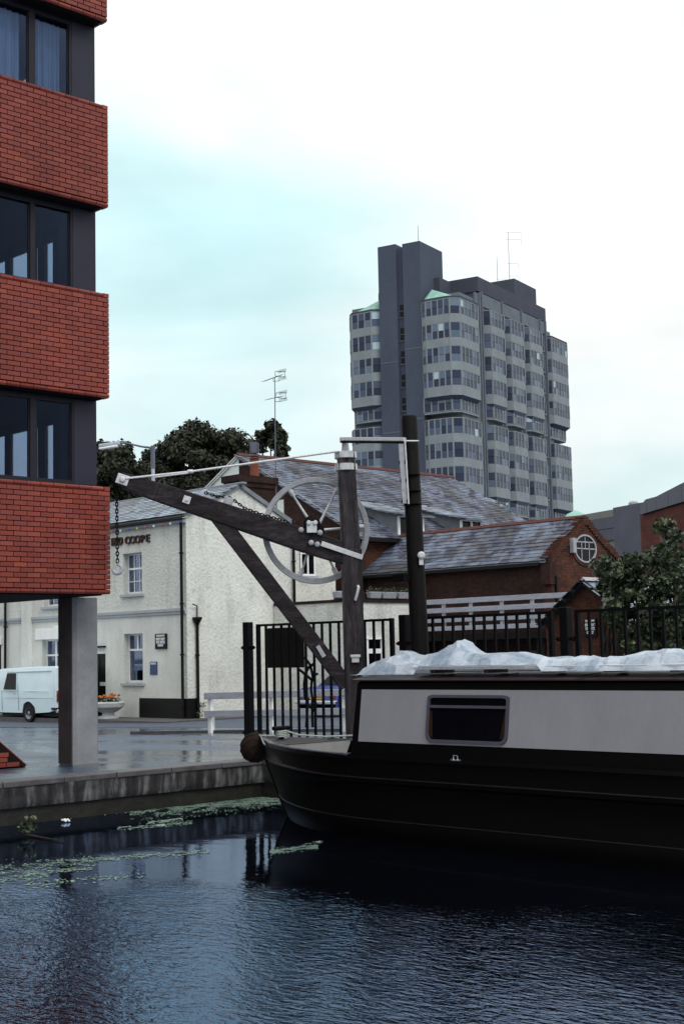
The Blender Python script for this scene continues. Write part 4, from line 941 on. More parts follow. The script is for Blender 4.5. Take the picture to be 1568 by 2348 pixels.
# string course, plinth
for z, h, d in ((zstr, .05, .07), (zstr - .085, .05, .045)): Bx('string_course', (XL, PY - d, z - h), (PX - .02, PY, z + .035), 'stone_band', pub)
x_pl = fy(322, 1620).x; zp = fy(370, 1601).z
b = MB(); b.box((x_pl, PY - .035, GZ - .4), (PX + .03, PY, zp)); b.box((PX, PY, GZ - .4), (PX + .03, PY + .42, zp)); b.build('plinth', 'black_paint', pub)
for x in (fy(38, 1480).x, ): Bx('pilaster', (fy(60, 1480).x - .02, PY - .16, GZ), (fy(76, 1480).x, PY - .0, zeave - .1), 'render_smooth', pub)
def pwin(o, kind, label=None, y=PY, split=.38, nv=1):
    x0, x1, z0, z1 = o; cx_, w_ = (x0 + x1) / 2, x1 - x0; t = empty('window', (cx_, y, z0), label, parent=pub); yy = y + .17
    b = MB(); f = .055
    b.box((x0, yy, z0), (x0 + f, yy + .06, z1)); b.box((x1 - f, yy, z0), (x1, yy + .06, z1)); b.box((x0 + f, yy, z1 - f), (x1 - f, yy + .06, z1)); b.box((x0 + f, yy, z0), (x1 - f, yy + .06, z0 + f * 1.3)); b.build('frame', 'white_paint', t, bevel=.006)
    zm = z1 - (z1 - z0) * split; b = MB(); b.box((x0 + f, yy - .01, zm - .03), (x1 - f, yy + .05, zm + .03))
    if kind == 'sash':
        for k in range(1, 3): xx = x0 + f + (w_ - 2 * f) * k / 3; b.box((xx - .012, yy + .005, z0 + f), (xx + .012, yy + .04, z1 - f))
        b.box((x0 + f, yy + .006, (z0 + zm) / 2 - .012), (x1 - f, yy + .04, (z0 + zm) / 2 + .012))
    elif kind == 'top': b.box((cx_ - .035, yy, zm), (cx_ + .035, yy + .05, z1 - f))
    else: b.box((cx_ - .045, yy, z0 + f), (cx_ + .045, yy + .05, z1 - f)); b.box((x0 + f, yy, z0 + (z1 - z0) * .24), (x1 - f, yy + .05, z0 + (z1 - z0) * .24 + .05))
    b.build('glazing_bar', 'white_paint', t, bevel=.004)
    Bx('pane', (x0 + f, yy + .025, z0 + f), (x1 - f, yy + .03, z1 - f), 'glass_clear', t)
    if kind == 'sash':
        n = 24; vs = []
        for s0, s1, sl in ((x0 + .06, cx_ - .06, .1), (cx_ + .10, x1 - .06, -.08)):
            for k in range(n + 1):
                u = k / n; xx = s0 + (s1 - s0) * u; vs += [(xx + sl * (1 - u) * 0, yy + .12 + .02 * math.sin(k * 1.4), zm - .35 + .2 * u), (xx, yy + .12 + .02 * math.sin(k * 1.4), z1 - .03)]
        MB().add(vs, [(q * (2 * n + 2) + 2 * k, q * (2 * n + 2) + 2 * k + 2, q * (2 * n + 2) + 2 * k + 3, q * (2 * n + 2) + 2 * k + 1) for q in (0, 1) for k in range(n)]).build('net_curtain', 'curtain', t, smooth=True)
    Bx('sill', (x0 - .08, y - .09, z0 - .09), (x1 + .09, y + .17, z0), 'stone_band', t, bevel=.01)
    return t
pwin(o_up, 'sash'); pwin(o_lo, 'top', split=.33); pwin(o_lo2, 'cross'); pwin(o_up2, 'sash')
b = MB(); x0, x1, z0, z1 = o_lo2; lz = z1
for k, (a, c, h) in enumerate(((x0 - .35, (x0 + x1) / 2 + .14, .36), ((x0 + x1) / 2 + .15, (x0 + x1) / 2 + .46, .44), ((x0 + x1) / 2 + .47, x1 + .45, .36))): Bx('lintel_block', (a, PY - .05, lz), (c, PY, lz + h), 'white_paint', pub, bevel=.008)
Bx('lintel_block', (o_l3[0] - .3, PY - .05, o_l3[3]), (o_l3[1] + .08, PY, o_l3[3] + .25), 'white_paint', pub)
Bx('pane', (o_l3[0], PY + .15, o_l3[2]), (o_l3[1], PY + .16, o_l3[3]), 'glass_dark', pub)
# front door
x0, x1, z0, z1 = o_dr; t = empty('door', ((x0 + x1) / 2, PY + .1, z0), 'black boarded front door with white letter plate', parent=pub)
Bx('leaf', (x0, PY + .12, z0), (x1, PY + .17, z1 - .1), 'black_paint', t)
for k in range(2):
    for (a, c) in ((.12, .45), (.53, .93)): Bx('panel', (x0 + .08 + k * (x1 - x0 - .1) / 2, PY + .105, z0 + (z1 - z0) * a), (x0 + .02 + (k + 1) * (x1 - x0 - .1) / 2, PY + .12, z0 + (z1 - z0) * c - .06), 'black_paint', t, bevel=.006)
Bx('door_frame', (x0 - .0, PY + .05, z1 - .1), (x1 + .0, PY + .12, z1), 'white_paint', t)
Bx('notice', ((x0 + x1) / 2 - .02, PY + .1, z0 + .95), (x1 - .1, PY + .104, z0 + 1.07), 'white_paint', t)
Bx('door_hood', (x0 - .2, PY - .1, z1 + .09), (x1 + .02, PY, z1 + .15), 'black_paint', pub)
# rainwater goods
def pipe(px, y0, y1, xw=None, name='drainpipe', r=.045, hopper=False, par=pub, y=PY - .09):
    a = ony(px[0], y0, y) if xw is None else onx(px[0], y0, xw); c = ony(px[1], y1, y) if xw is None else onx(px[1], y1, xw)
    x_ = (a.x + c.x) / 2 if xw is None else xw; yy = y if xw is None else (a.y + c.y) / 2; b = MB(); b.tube([(x_, yy, a.z), (x_, yy, c.z)], r, 10)
    z = c.z + .3
    while z < a.z: b.lathe((x_, yy, z), UP, [(r, 0), (r * 1.5, .005), (r * 1.5, .05), (r, .055)], 10); z += 1.5
    if hopper: b.lathe((x_, yy, a.z - .02), UP, [(r, 0), (.13, .16), (.15, .18), (.15, .24)], 8); b.tube([(x_, yy, a.z + .1), (x_, yy, a.z + .55), (x_ + .05, yy - .2, a.z + .6)], .02, 6)
    return b.build(name, 'black_paint', par, smooth=True)
pipe((416, 419), 1196, 1645)
pipe((12, 14), 1375, 1560); pipe((450, 458), 1432, 1645, PX + .08, hopper=True); pipe((672, 676), 1192, 1420, PX + .08)
pipe((676, 690), 1440, 1620, PX + .3)
b = MB(); ga = V((XL, PY - .17, zeave - .07)); b.beam(ga, V((PX + .1, PY - .17, zeave - .07)), .11, .10, V((0, 1, 0))); b.build('gutter', 'black_paint', pub, bevel=.02)
Bx('fascia', (XL, PY - .12, zeave - .2), (PX, PY - .0, zeave), 'stone_band', pub)
# roof: two slopes of slates on boards
sv = V((0, pk_.y - PY, zr - zeave)); ov = .14
rb = empty('roof', (PX - 5, pk_.y, zr), parent=pub)
MB().prism([(XL, PY - .13, zeave - .03), (PX + .04, PY - .13, zeave - .03), (PX + .04, pk_.y, zr + .05), (XL, pk_.y, zr + .05)], (0, 0, .04)).build('roof_deck', 'lead', rb)
MB().prism([(XL, yr + .13, zeave - .03), (PX + .04, yr + .13, zeave - .03), (PX + .04, pk_.y, zr + .05), (XL, pk_.y, zr + .05)], (0, 0, .04)).build('roof_deck', 'lead', rb)
slates(pub, 'slate_sheen', (PX - 10.5, PY - .16, zeave + .02), (1, 0, 0), sv, 10.55, sv.length + .12, .27, .17)
x = XL + 20
while x < PX: Bx('ridge_tile', (x, pk_.y - .10, zr + .06), (x + .43, pk_.y + .10, zr + .14), 'lead', pub, bevel=.03); x += .45
# verge board on the gable
for s_, (ya, za, yb_, zb_) in enumerate(((PY - .13, zeave - .02, pk_.y, zr + .06), (pk_.y, zr + .06, yr + .13, zeave - .02))):
    MB().beam((PX + .05, ya, za), (PX + .05, yb_, zb_), .05, .13, V((1, 0, 0))).build('verge', 'lead', pub)
# lettering
lt = fy(299, 1238, PY - .02); h_ = (fy(320, 1226).z - fy(320, 1245).z)
for k, ch in enumerate('COOPE'): 
    q = fy(291 + k * 11.6 + 2, 1240 - k * 1.25, PY - .03); text('letter', ch, q, (1, 0, 0), (0, -1, 0), h_ * 1.28, 'text_dark', pub, .03, 1.12, offset=.006)
for k, ch in enumerate('IND'):
    q = fy((258, 266, 277)[k], 1244 - k * 1.2, PY - .03); text('letter', ch, q, (1, 0, 0), (0, -1, 0), h_ * 1.28, 'text_dark', pub, .03, 1.0, offset=.012)
# hanging signs and boards (things of their own)
def board(px0, px1, py0, py1, rows, mat, label, y=PY, tm='text_white', name='sign_board', th=.05):
    a, c = ony(px0, (py0 + py1) / 2, y - th), ony(px1, (py0 + py1) / 2, y - th); zt_, zb_ = ony((px0 + px1) / 2, py0, y - th).z, ony((px0 + px1) / 2, py1, y - th).z
    t = empty(name, ((a.x + c.x) / 2, y, zb_), label, 'sign'); Bx('board', (a.x, y - th, zb_), (c.x, y - .004, zt_), mat, t, bevel=.01)
    H = zt_ - zb_; Wd = c.x - a.x
    for s_, u, hs, ws in rows:
        o = text('lettering', s_, ((a.x + c.x) / 2, y - th - .003, zt_ - H * u), (1, 0, 0), (0, -1, 0), H * hs, tm, t, .002, 1, offset=.01)
        o.matrix_basis = o.matrix_basis @ Matrix.Diagonal((Wd * ws / max(.01, .62 * H * hs * len(s_)), 1, 1, 1))
    return t
board(355.5, 381.5, 1453, 1488, [('THE WHARF', .14, .14, .70), ('PATRONS', .36, .20, .76), ('CAR PARK', .56, .20, .80), ('ONLY', .76, .20, .44)], 'black_paint', 'black car park notice with white lettering on the front wall beside the ground floor window')
board(344, 360, 1517, 1547, [('NOTICE', .15, .15, .7)], 'board_blue', 'small dark blue notice below the black sign on the public house front', name='notice_board', th=.03)
# coloured festoon bulbs under the eaves
t = MB(); pts = [fy(240 + 190 * k / 24, 1212 - 190 * k / 24 * .145 + (1.5 if k % 2 else 0), PY - .2) for k in range(25)]; ft = empty('festoon_lights', tuple(pts[12]), 'string of small coloured bulbs hanging under the front eaves', 'lights')
t.tube(pts, .012, 5).build('cable', 'white_paint', ft)
for k, px in enumerate(range(258, 426, 19)): 
    q = fy(px, 1219 - (px - 240) * .145, PY - .2); MB().lathe(q - UP * .09, UP, [(.012, 0), (.032, .02), (.032, .05), (.015, .08)], 8).build('bulb', ('bulb_r', 'bulb_w', 'bulb_b', 'bulb_y', 'bulb_r', 'bulb_w')[k % 6], ft, smooth=True)
# chimney with clay pot and metal cowl
cy0, cy1 = onx(541, 1140, PX - .3).y, onx(633, 1150, PX - .3).y; zc0 = zr - 1.0; zc1 = onx(590, 1092, PX - .3).z
ch = empty('chimney', (PX - .6, (cy0 + cy1) / 2, zc0), parent=pub)
Bx('stack', (PX - .95, cy0 + .16, zc0), (PX - .32, cy1 - .06, zc1 - .15), 'soot_brick', ch)
b = MB(); b.box((PX - 1.0, cy0 + .1, zc1 - .36), (PX - .27, cy1, zc1 - .21)); b.box((PX - 1.05, cy0 + .04, zc1 - .21), (PX - .22, cy1 + .05, zc1)); b.build('cap', 'soot_brick', ch)
q = onx(584, 1086, PX - .6); q.z = zc1; zpot = onx(584, 1050, PX - .6).z
MB().lathe(q, UP, [(.17, 0), (.15, .05), (.13, (zpot - zc1) - .06), (.16, zpot - zc1 - .03), (.15, zpot - zc1)], 14).build('chimney_pot', 'terracotta', ch, smooth=True)
q2 = V((q.x, q.y, zpot)); b = MB(); b.lathe(q2, UP, [(.1, 0), (.16, .06), (.1, .09)], 10)
for k in range(4): a = R(45 + 90 * k); c_ = q2 + V((math.cos(a) * .13, math.sin(a) * .13, .32)); b.obox(c_, (V((-math.sin(a), math.cos(a), 0)), V((math.cos(a), math.sin(a), 0)), UP), (.10, .008, .17))
b.build('cowl', 'galv', ch)
# television aerial
am0 = onx(634, 1175, PX - .28); am1 = onx(629, 866, PX - .28); X_ = PX - .28; yy = (am0.y + am1.y) / 2
ae = empty('television_aerial', (X_, yy, am0.z), 'tall thin television aerial mast with two yagi arrays above the chimney', 'aerial')
MB().tube([(X_, am0.y, am0.z), (X_, yy, (am0.z + am1.z) / 2), (X_, am1.y + .02, am1.z)], [.022, .018, .014], 6).build('mast', 'galv', ae)
for (bx0, by0, bx1, by1) in ((606, 874, 653, 856), (613, 916, 655, 905)):
    p0, p1 = onx(bx0, by0, X_), onx(bx1 - 6, by1 + 3, X_); b = MB(); b.tube([p0, p1], .012, 5); d = (p1 - p0)
    for k in range(9): c_ = p0 + d * (k / 9); b.tube([c_ - V((.16, 0, 0)), c_ + V((.16, 0, 0))], .006, 4)
    for s_ in (-.12, .12):
        for k in range(4): c_ = p1 + V((0, 0, s_ + (k - 1.5) * .03)); b.tube([c_ - V((.2, .0, 0)), c_ + V((.2, .0, 0))], .006, 4)
    e1 = onx(bx1, by1 - 5, X_); e2 = onx(bx1, by1 + 9, X_); m1 = onx(bx1 - 22, by1 - 4, X_); m2 = onx(bx1 - 22, by1 + 6, X_)
    b.tube([m1, e1, e2, m2], .012, 4, closed=True); b.tube([p0.lerp(p1, .5), p0.lerp(p1, .5) - UP * .12, p0.lerp(p1, .85) - UP * .17], .01, 5); b.build('yagi_array', 'galv', ae)
# rear wing: window in the gable flank, flat roofed part and low front block
y_e = onx(770, 1330, PX).y; zw_ = onx(740, 1262, PX).z
t = Bx('rear_wing', (PX - 5, yr, GZ - .5), (PX - .02, y_e, zw_), 'render_rough', pub)
def gwin(px0, px1, pyt, pyb, xw, bars=2, label=None):
    a, c = onx(px0, (pyt + pyb) / 2, xw), onx(px1, (pyt + pyb) / 2, xw); z0, z1 = onx(px0, pyb, xw).z, onx(px0, pyt, xw).z
    t = empty('window', (xw, (a.y + c.y) / 2, z0), label, parent=pub); b = MB(); f = .06
    Bx('reveal', (xw - .05, a.y, z0), (xw + .004, c.y, z1), 'glass_dark', t)
    for s_ in (a.y, c.y - f): b.box((xw, s_, z0), (xw + .03, s_ + f, z1))
    b.box((xw, a.y + f, z1 - f), (xw + .03, c.y - f, z1)); b.box((xw, a.y + f, z0), (xw + .03, c.y - f, z0 + f))
    for k in range(1, bars): yy_ = a.y + (c.y - a.y) * k / bars; b.box((xw, yy_ - .03, z0 + f), (xw + .03, yy_ + .03, z1 - f))
    b.build('frame', 'white_paint', t, bevel=.004); Bx('sill', (xw, a.y - .06, z0 - .07), (xw + .1, c.y + .06, z0), 'stone_band', t)
gwin(688, 722, 1266, 1320, PX + .0)
XW2 = -30.2; zb2 = ony(860, 1386, 32).z
ya_ = onx(787, 1450, XW2).y; yb2 = 33.0
lowb = empty('low_extension', (XW2 - 1.5, (ya_ + yb2) / 2, GZ), 'low flat roofed cream rendered extension with planters along its roof edge', 'building')
Bx('wall', (PX + .02, ya_, G(XW2) - .4), (XW2, yb2, zb2), 'render_rough', lowb)
b = MB(); b.box((PX + .05, ya_ - .03, zb2), (XW2 + .05, yb2, zb2 + .09)); b.build('coping', 'soot_brick', lowb)
b = MB(); b.box((XW2 - .4, ya_ + .02, zb2 + .09), (XW2 - .15, yb2, zb2 + .34)); b.build('parapet', 'old_brick', lowb)
a = onx(843, 1495, XW2); c = onx(872, 1495, XW2); 
wz = empty('window', (XW2, (a.y + c.y) / 2, 1.), parent=lowb); z1 = onx(857, 1466, XW2).z; z0 = G(XW2) + .85
Bx('reveal', (XW2 - .02, a.y, z0), (XW2 + .006, c.y, z1), 'glass_dark', wz); b = MB()
for s_ in (a.y - .07, c.y): b.box((XW2, s_, z0 - .1), (XW2 + .04, s_ + .07, z1))
b.box((XW2, a.y - .15, z1), (XW2 + .06, c.y + .15, z1 + .05)); b.box((XW2, a.y, z1 - .42), (XW2 + .03, c.y, z1 - .28)); b.build('frame', 'white_paint', wz)
a = onx(771, 1500, PX + .05)
Bx('dark_door', (PX - .01, y_e - .2 - 1.0, G(PX)), (PX + .04, y_e - .15, 2.0), 'red_door', pub)
for k, (px0, px1, label) in enumerate(((762, 783, 'first grey trough on the extension roof edge, left of the crane post'), (840, 866, 'grey planter trough just right of the crane post on the roof edge'), (868, 901, 'grey planter trough in the middle of the roof edge with yellow green plants'), (904, 932, 'grey planter trough next to the tarred pole on the roof edge'))):
    a, c = onx(px0, 1364, XW2 - .1), onx(px1, 1364, XW2 - .1); zt_ = zb2 + .34 if 0 else zb2 + .36
    t = empty('planter_trough', (XW2 - .05, (a.y + c.y) / 2, zb2 + .09), label, 'planter', 'grey troughs on the low roof'); w_ = (c.y - a.y) / 2; m_ = (a.y + c.y) / 2
    z_ = zb2 + .12; MB().add([(XW2 - .1, m_ - w_ * .88, z_), (XW2 + .06, m_ - w_ * .88, z_), (XW2 + .06, m_ + w_ * .88, z_), (XW2 - .1, m_ + w_ * .88, z_), (XW2 - .13, m_ - w_, z_ + .2), (XW2 + .1, m_ - w_, z_ + .2), (XW2 + .1, m_ + w_, z_ + .2), (XW2 - .13, m_ + w_, z_ + .2)],
             [(0, 3, 2, 1), (4, 5, 6, 7), (0, 1, 5, 4), (1, 2, 6, 5), (2, 3, 7, 6), (3, 0, 4, 7)]).build('trough', 'silver', t, bevel=.02)
    if k > 0: crown('plants', [((XW2 - .02, m_ + s_ * w_ * .6, z_ + .24), .14) for s_ in (-1, 0, 1)], .03, 2600, 'leaf_bush', t, k)
# planter urn by the door
q = onG(249, 1644); q = V((fy(249, 1640, PY - .75).x, PY - .75, GZ)); ur = empty('stone_planter', tuple(q), 'low pale stone urn of orange flowers standing by the public house door', 'planter')
MB().lathe(q, UP, [(.33, 0), (.33, .05), (.2, .08), (.17, .16), (.3, .22), (.47, .34), (.5, .46), (.47, .50), (.42, .5), (.38, .44)], 22).build('urn', 'stone_urn', ur, smooth=True)
crown('foliage', [(tuple(q + V((math.cos(a) * .22, math.sin(a) * .22, .5))), .17) for a in (0, 1.2, 2.4, 3.6, 5)], .035, 2200, 'leaf_bush', ur, 3)
b = MB()
for k in range(16): a = random.uniform(0, 6.28); r_ = random.uniform(.05, .34); c_ = q + V((math.cos(a) * r_, math.sin(a) * r_, random.uniform(.6, .74))); b.lathe(c_, UP, [(.01, -.03), (.055, 0), (.05, .03), (.015, .045)], 7)
b.build('flowers', 'flower', ur)

# ================================================================== SLATE ROOFED HOUSE behind (gable end white and brick)
YB = 33.05
ap = ony(548, 1048, YB); el = ony(467, 1129, YB); XE = -33.05; ze = ony(824, 1222, YB).z - .1; ye_ = 44.5
XE = ony(822, 1223, YB).x
hs = empty('slate_house', (ap.x, 38, 0), 'tall old house behind the public house with a long slate roof and two dormers', 'building')
xl = ap.x - (XE - ap.x)
b = MB(); b.prism([(ap.x - .01, YB, -.4), (XE, YB, -.4), (XE, YB, ze), (ap.x, YB, ap.z)], (0, .3, 0)); b.build('gable_wall', 'old_brick', hs)
b = MB(); b.prism([(xl, YB - .01, -.4), (ap.x - .01, YB - .01, -.4), (ap.x, YB - .01, ap.z), (xl, YB - .01, ze)], (0, .3, 0)); b.build('gable_wall', 'white_render', hs)
xw0, xw1 = ony(612, 1150, YB).x, ony(658, 1150, YB).x
Bx('painted_flank', (ap.x, YB - .025, 3.5), (ony(652, 1200, YB).x, YB - .001, ony(652, 1131, YB).z - .22), 'white_render', hs)
Bx('side_wall', (XE - .3, YB + .3, -.4), (XE - .02, ye_, ze - .05), 'orange_brick', hs)
Bx('side_wall', (xl, YB + .3, -.4), (xl + .3, ye_, ze - .05), 'orange_brick', hs)
pit = V((XE - ap.x, 0, ze - ap.z)); eo = pit.normalized() * .25
MB().prism([(ap.x, YB - .1, ap.z), tuple(V((XE, YB - .1, ze)) + eo), tuple(V((XE, ye_ + .1, ze)) + eo), (ap.x, ye_ + .1, ap.z)], (0, 0, .06)).build('roof_deck', 'lead', hs)
MB().prism([(ap.x, YB - .1, ap.z), (xl, YB - .1, ze), (xl, ye_ + .1, ze), (ap.x, ye_ + .1, ap.z)], (0, 0, .06)).build('roof_deck', 'lead', hs)
up_ = -pit.normalized(); base = V((XE, YB - .12, ze)) + eo + V((0, 0, .055))
# dormers first (so slates can leave their places)
dorm = []
for (pxa, pyt) in ((912, 1182), (1055, 1191)):
    q = onx(pxa, pyt, XE - .18); y0 = q.y; y1 = y0 + 1.28; zt_ = q.z
    if pxa == 1055: y1 = onx(1104, 1190, XE - .18).y
    dorm.append((y0, y1, zt_))
def zmain(x): return ze + (XE - x) * (ap.z - ze) / (XE - ap.x)
def clipf(u, v):
    p_ = base + V((0, 1, 0)) * u + up_ * v
    for (y0, y1, zt_) in dorm:
        if y0 - .12 < p_.y < y1 + .12 and zmain(p_.x) < zt_ + (XE - p_.x) * .22 + .1: return False
    return True
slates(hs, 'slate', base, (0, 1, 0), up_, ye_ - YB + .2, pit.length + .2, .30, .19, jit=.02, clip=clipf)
for (y0, y1, zt_) in dorm:
    d_ = empty('dormer', (XE - .2, (y0 + y1) / 2, ze), parent=hs)
    d = (zt_ - ze) / ((ap.z - ze) / (XE - ap.x) - .22) ; xi = XE - d - .05; zi = zmain(xi) + .05
    xf = XE - .18
    MB().add([(xf, y0, ze - .1), (xf, y0, zt_), (xi, y0, zi)], [(0, 1, 2)]).build('cheek', 'lead', d_)
    MB().add([(xf, y1, ze - .1), (xf, y1, zt_), (xi, y1, zi)], [(0, 1, 2)]).build('cheek', 'lead', d_)
    Bx('pane', (xf - .05, y0 + .02, ze - .05), (xf - .04, y1 - .02, zt_ - .02), 'glass_dark', d_); b = MB(); n = 2
    for k in range(n + 1): yy = y0 + .035 + (y1 - y0 - .07) * k / n; b.box((xf - .03, yy - .04, ze - .1), (xf + .03, yy + .04, zt_ - .03))
    b.box((xf - .03, y0, zt_ - .05), (xf + .028, y1, zt_)); b.build('frame', 'white_paint', d_)
    # swept roof: flatter towards the eaves
    cols = [(XE + .22, zt_ - .07), (XE - .2, zt_ + .0), (XE - .9, zt_ + .14), (xi, zi)]; cols = [(x, z + .03) for x, z in cols]
    b = MB()
    for (xa_, za_), (xb_, zb_) in zip(cols, cols[1:]): b.prism([(xa_, y0 - .16, za_), (xa_, y1 + .16, za_), (xb_, y1 + .16, zb_), (xb_, y0 - .16, zb_)], (0, 0, .035))
    b.build('roof_deck', 'lead', d_)
    for (xa_, za_), (xb_, zb_) in zip(cols, cols[1:]):
        u_ = V((xb_ - xa_, 0, zb_ - za_)); slates(d_, 'slate_sheen', (xa_, y0 - .17, za_ + .03), (0, 1, 0), u_, y1 - y0 + .3, u_.length + .02, .28, .2, jit=.01, limit=60)
y = YB - .1
while y < ye_: MB().prism([(ap.x - .14, y, ap.z + .04), (ap.x, y, ap.z + .16), (ap.x + .14, y, ap.z + .04)], (0, .44, 0)).build('ridge_tile', 'ridge', hs); y += .455
MB().beam((ap.x, YB - .06, ap.z + .03), (XE + .2, YB - .06, ze - .06), .05, .12, V((0, 1, 0))).build('verge', 'lead', hs)
MB().beam((ap.x, YB - .06, ap.z + .03), (xl - .1, YB - .06, ze), .05, .12, V((0, 1, 0))).build('verge', 'white_paint', hs)
MB().beam((XE + .26, YB, ze - .12), (XE + .26, ye_, ze - .12), .1, .12, V((1, 0, 0))).build('gutter', 'black_paint', hs)
pq_ = ony(634, 1120, YB - .1)

# ================================================================== BRICK OUTBUILDING with oval window
YC1 = 33.3; xg = ony(1262, 1283, YC1).x; zc = ony(1262, 1281, YC1).z; apc = onx(1341, 1190, xg); ycr = 2 * apc.y - YC1; xcl = XE + .02
ob = empty('brick_outbuilding', (xg - 4, apc.y, 0), 'old brown brick outbuilding with slate roof and an oval window in its gable', 'building')
Bx('front_wall', (xcl, YC1, -.4), (xg - .3, YC1 + .28, zc - .05), 'old_brick', ob)
b = MB(); b.prism([(xg, YC1, -.4), (xg, ycr, -.4), (xg, ycr, zc), (xg, apc.y, apc.z), (xg, YC1, zc)], (-.3, 0, 0)); b.build('gable_wall', 'orange_brick', ob)
Bx('back_wall', (xcl, ycr - .28, -.4), (xg - .3, ycr, zc - .05), 'old_brick', ob)
su = V((0, apc.y - YC1, apc.z - zc)); se = su.normalized() * .2
MB().prism([tuple(V((xcl, YC1, zc)) - se), tuple(V((xg - .1, YC1, zc)) - se), (xg - .1, apc.y, apc.z), (xcl, apc.y, apc.z)], (0, 0, .05)).build('roof_deck', 'lead', ob)
MB().prism([(xcl, ycr + .15, zc - .1), (xg - .1, ycr + .15, zc - .1), (xg - .1, apc.y, apc.z), (xcl, apc.y, apc.z)], (0, 0, .05)).build('roof_deck', 'lead', ob)
slates(ob, 'slate', V((xcl, YC1, zc)) - se + V((0, 0, .05)), (1, 0, 0), su, xg - xcl - .12, su.length + .2, .285, .205, jit=.012)
x = xcl
while x < xg - .1: MB().prism([(x, apc.y - .12, apc.z + .03), (x, apc.y, apc.z + .13), (x, apc.y + .12, apc.z + .03)], (min(.44, xg - x), 0, 0)).build('ridge_tile', 'ridge', ob); x += .45
# shaped, stepped brick verge on the gable
for sd in (-1, 1):
    n = 17; y_a = YC1 if sd < 0 else ycr
    for k in range(n):
        u = (k + .5) / n; yy = y_a + (apc.y - y_a) * u; zz = zc + (apc.z - zc) * u + .0 + .035 * math.sin(u * math.pi * 2.2) + random.uniform(-.015, .015)
        w_ = abs(apc.y - y_a) / n * .5; Bx('verge_brick', (xg - .32, yy - w_, zz - .16), (xg + .05, yy + w_ - .004, zz + .10), 'orange_brick', ob)
Bx('kneeler', (xg - .3, YC1 - .12, zc - .75), (xg + .045, YC1 + .2, zc + .05), 'old_brick', ob)
Bx('eaves_board', (xcl, YC1 - .2, zc - .19), (xg - .3, YC1 - .02, zc - .09), 'black_paint', ob)
oc = onx(1341, 1258, xg + .02); ow = (onx(1366, 1258, xg).y - onx(1316, 1258, xg).y) / 2; oh = (onx(1341, 1225, xg).z - onx(1341, 1290, xg).z) / 2
t = empty('oval_window', tuple(oc), parent=ob); n = 36
def el_(r1, r2, x, k): return V((x, oc.y + r1 * math.cos(2 * math.pi * k / n), oc.z + r2 * math.sin(2 * math.pi * k / n)))
def ring(a1, a2, b1, b2, x0, x1, nm, mat, par):
    vs = []; [vs.extend([el_(a1, a2, x0, k), el_(a1, a2, x1, k), el_(b1, b2, x1, k), el_(b1, b2, x0, k)]) for k in range(n)]
    return MB().add(vs, [(4 * k + j, 4 * ((k + 1) % n) + j, 4 * ((k + 1) % n) + (j + 1) % 4, 4 * k + (j + 1) % 4) for k in range(n) for j in range(4)]).build(nm, mat, par)
ring(ow + .10, oh + .10, ow, oh, xg - .01, xg + .03, 'brick_surround', 'orange_brick', t); ring(ow, oh, ow - .05, oh - .05, xg - .01, xg + .045, 'frame', 'silver', t)
MB().add([el_(ow - .06, oh - .06, xg + .006, k) for k in range(n)], [tuple(range(n))]).build('pane', 'glass_dark', t)
b = MB()
for s_ in (-.34, .34): b.box((xg + .008, oc.y + s_ * ow - .014, oc.z - oh * .8), (xg + .03, oc.y + s_ * ow + .014, oc.z + oh * .52))
b.box((xg + .008, oc.y - .012, oc.z + oh * .0), (xg + .026, oc.y + .012, oc.z + oh * .9)); b.box((xg + .008, oc.y - ow * .85, oc.z + oh * .42), (xg + .03, oc.y + ow * .85, oc.z + oh * .50)); b.box((xg + .008, oc.y - ow * .93, oc.z - .02), (xg + .03, oc.y + ow * .93, oc.z + .015)); b.build('glazing_bar', 'silver', t)
# stone verge where the roof meets the house wall
MB().beam((xcl + .05, YC1 - .1, zc - .1), (xcl + .05, apc.y, apc.z + .02), .16, .12, V((1, 0, 0))).build('parapet_stone', 'coping', ob)
Bx('abutting_wall', (xcl - 2.2, YC1 - .22, -.4), (xcl - .05, YC1 - .02, zc + .75), 'orange_brick', hs)
# rainwater pipe on the gable
a = onx(1262, 1290, xg + .06); Bx('drainpipe', (xg + .02, YC1 + .12, 1.2), (xg + .09, YC1 + .19, zc - .5), 'black_paint', ob)
# vent and box on the gable
q = onx(1307, 1251, xg); Bx('alarm_box', (xg + .046, q.y - .1, q.z - .22), (xg + .18, q.y + .06, q.z + .22), 'silver', ob)
q = onx(1392, 1262, xg); Bx('putlog', (xg - .05, q.y, q.z - .15), (xg + .02, q.y + .35, q.z + .02), 'black_paint', ob)
# raised deck with white boarded balustrade
YD = 32.35; dx0, dx1 = xcl + .4, ony(1304, 1370, YD).x
dk = empty('boarded_balustrade', ((dx0 + dx1) / 2, YD, 0), 'weathered white four board balustrade of the raised deck in front of the brick wall', 'railing')
for (ya_, yb_, xr) in ((1374.5, 1386, 1304), (1395, 1406, 1298), (1418.5, 1428, 1262), (1437, 1447, 1246)):
    zt_ = ony(1003, ya_, YD).z; zb_ = ony(1003, yb_, YD).z; Bx('rail', (dx0, YD - .03, zb_), (ony(xr, 1390, YD).x, YD, zt_), 'grey_white', dk, bevel=.006)
zlo, zhi = ony(1003, 1447, YD).z, ony(1003, 1376, YD).z
for px in (1015, 1077, 1148, 1218, 1286): 
    x = ony(px, 1400, YD).x; Bx('post', (x - .045, YD, zlo - (.0 if px < 1280 else -.45)), (x + .045, YD + .08, zhi), 'grey_white', dk)
Bx('deck', (dx0, YD - .04, zlo - .30), (dx1 - .9, YC1 - .01, zlo - .12), 'panel_ply', dk)
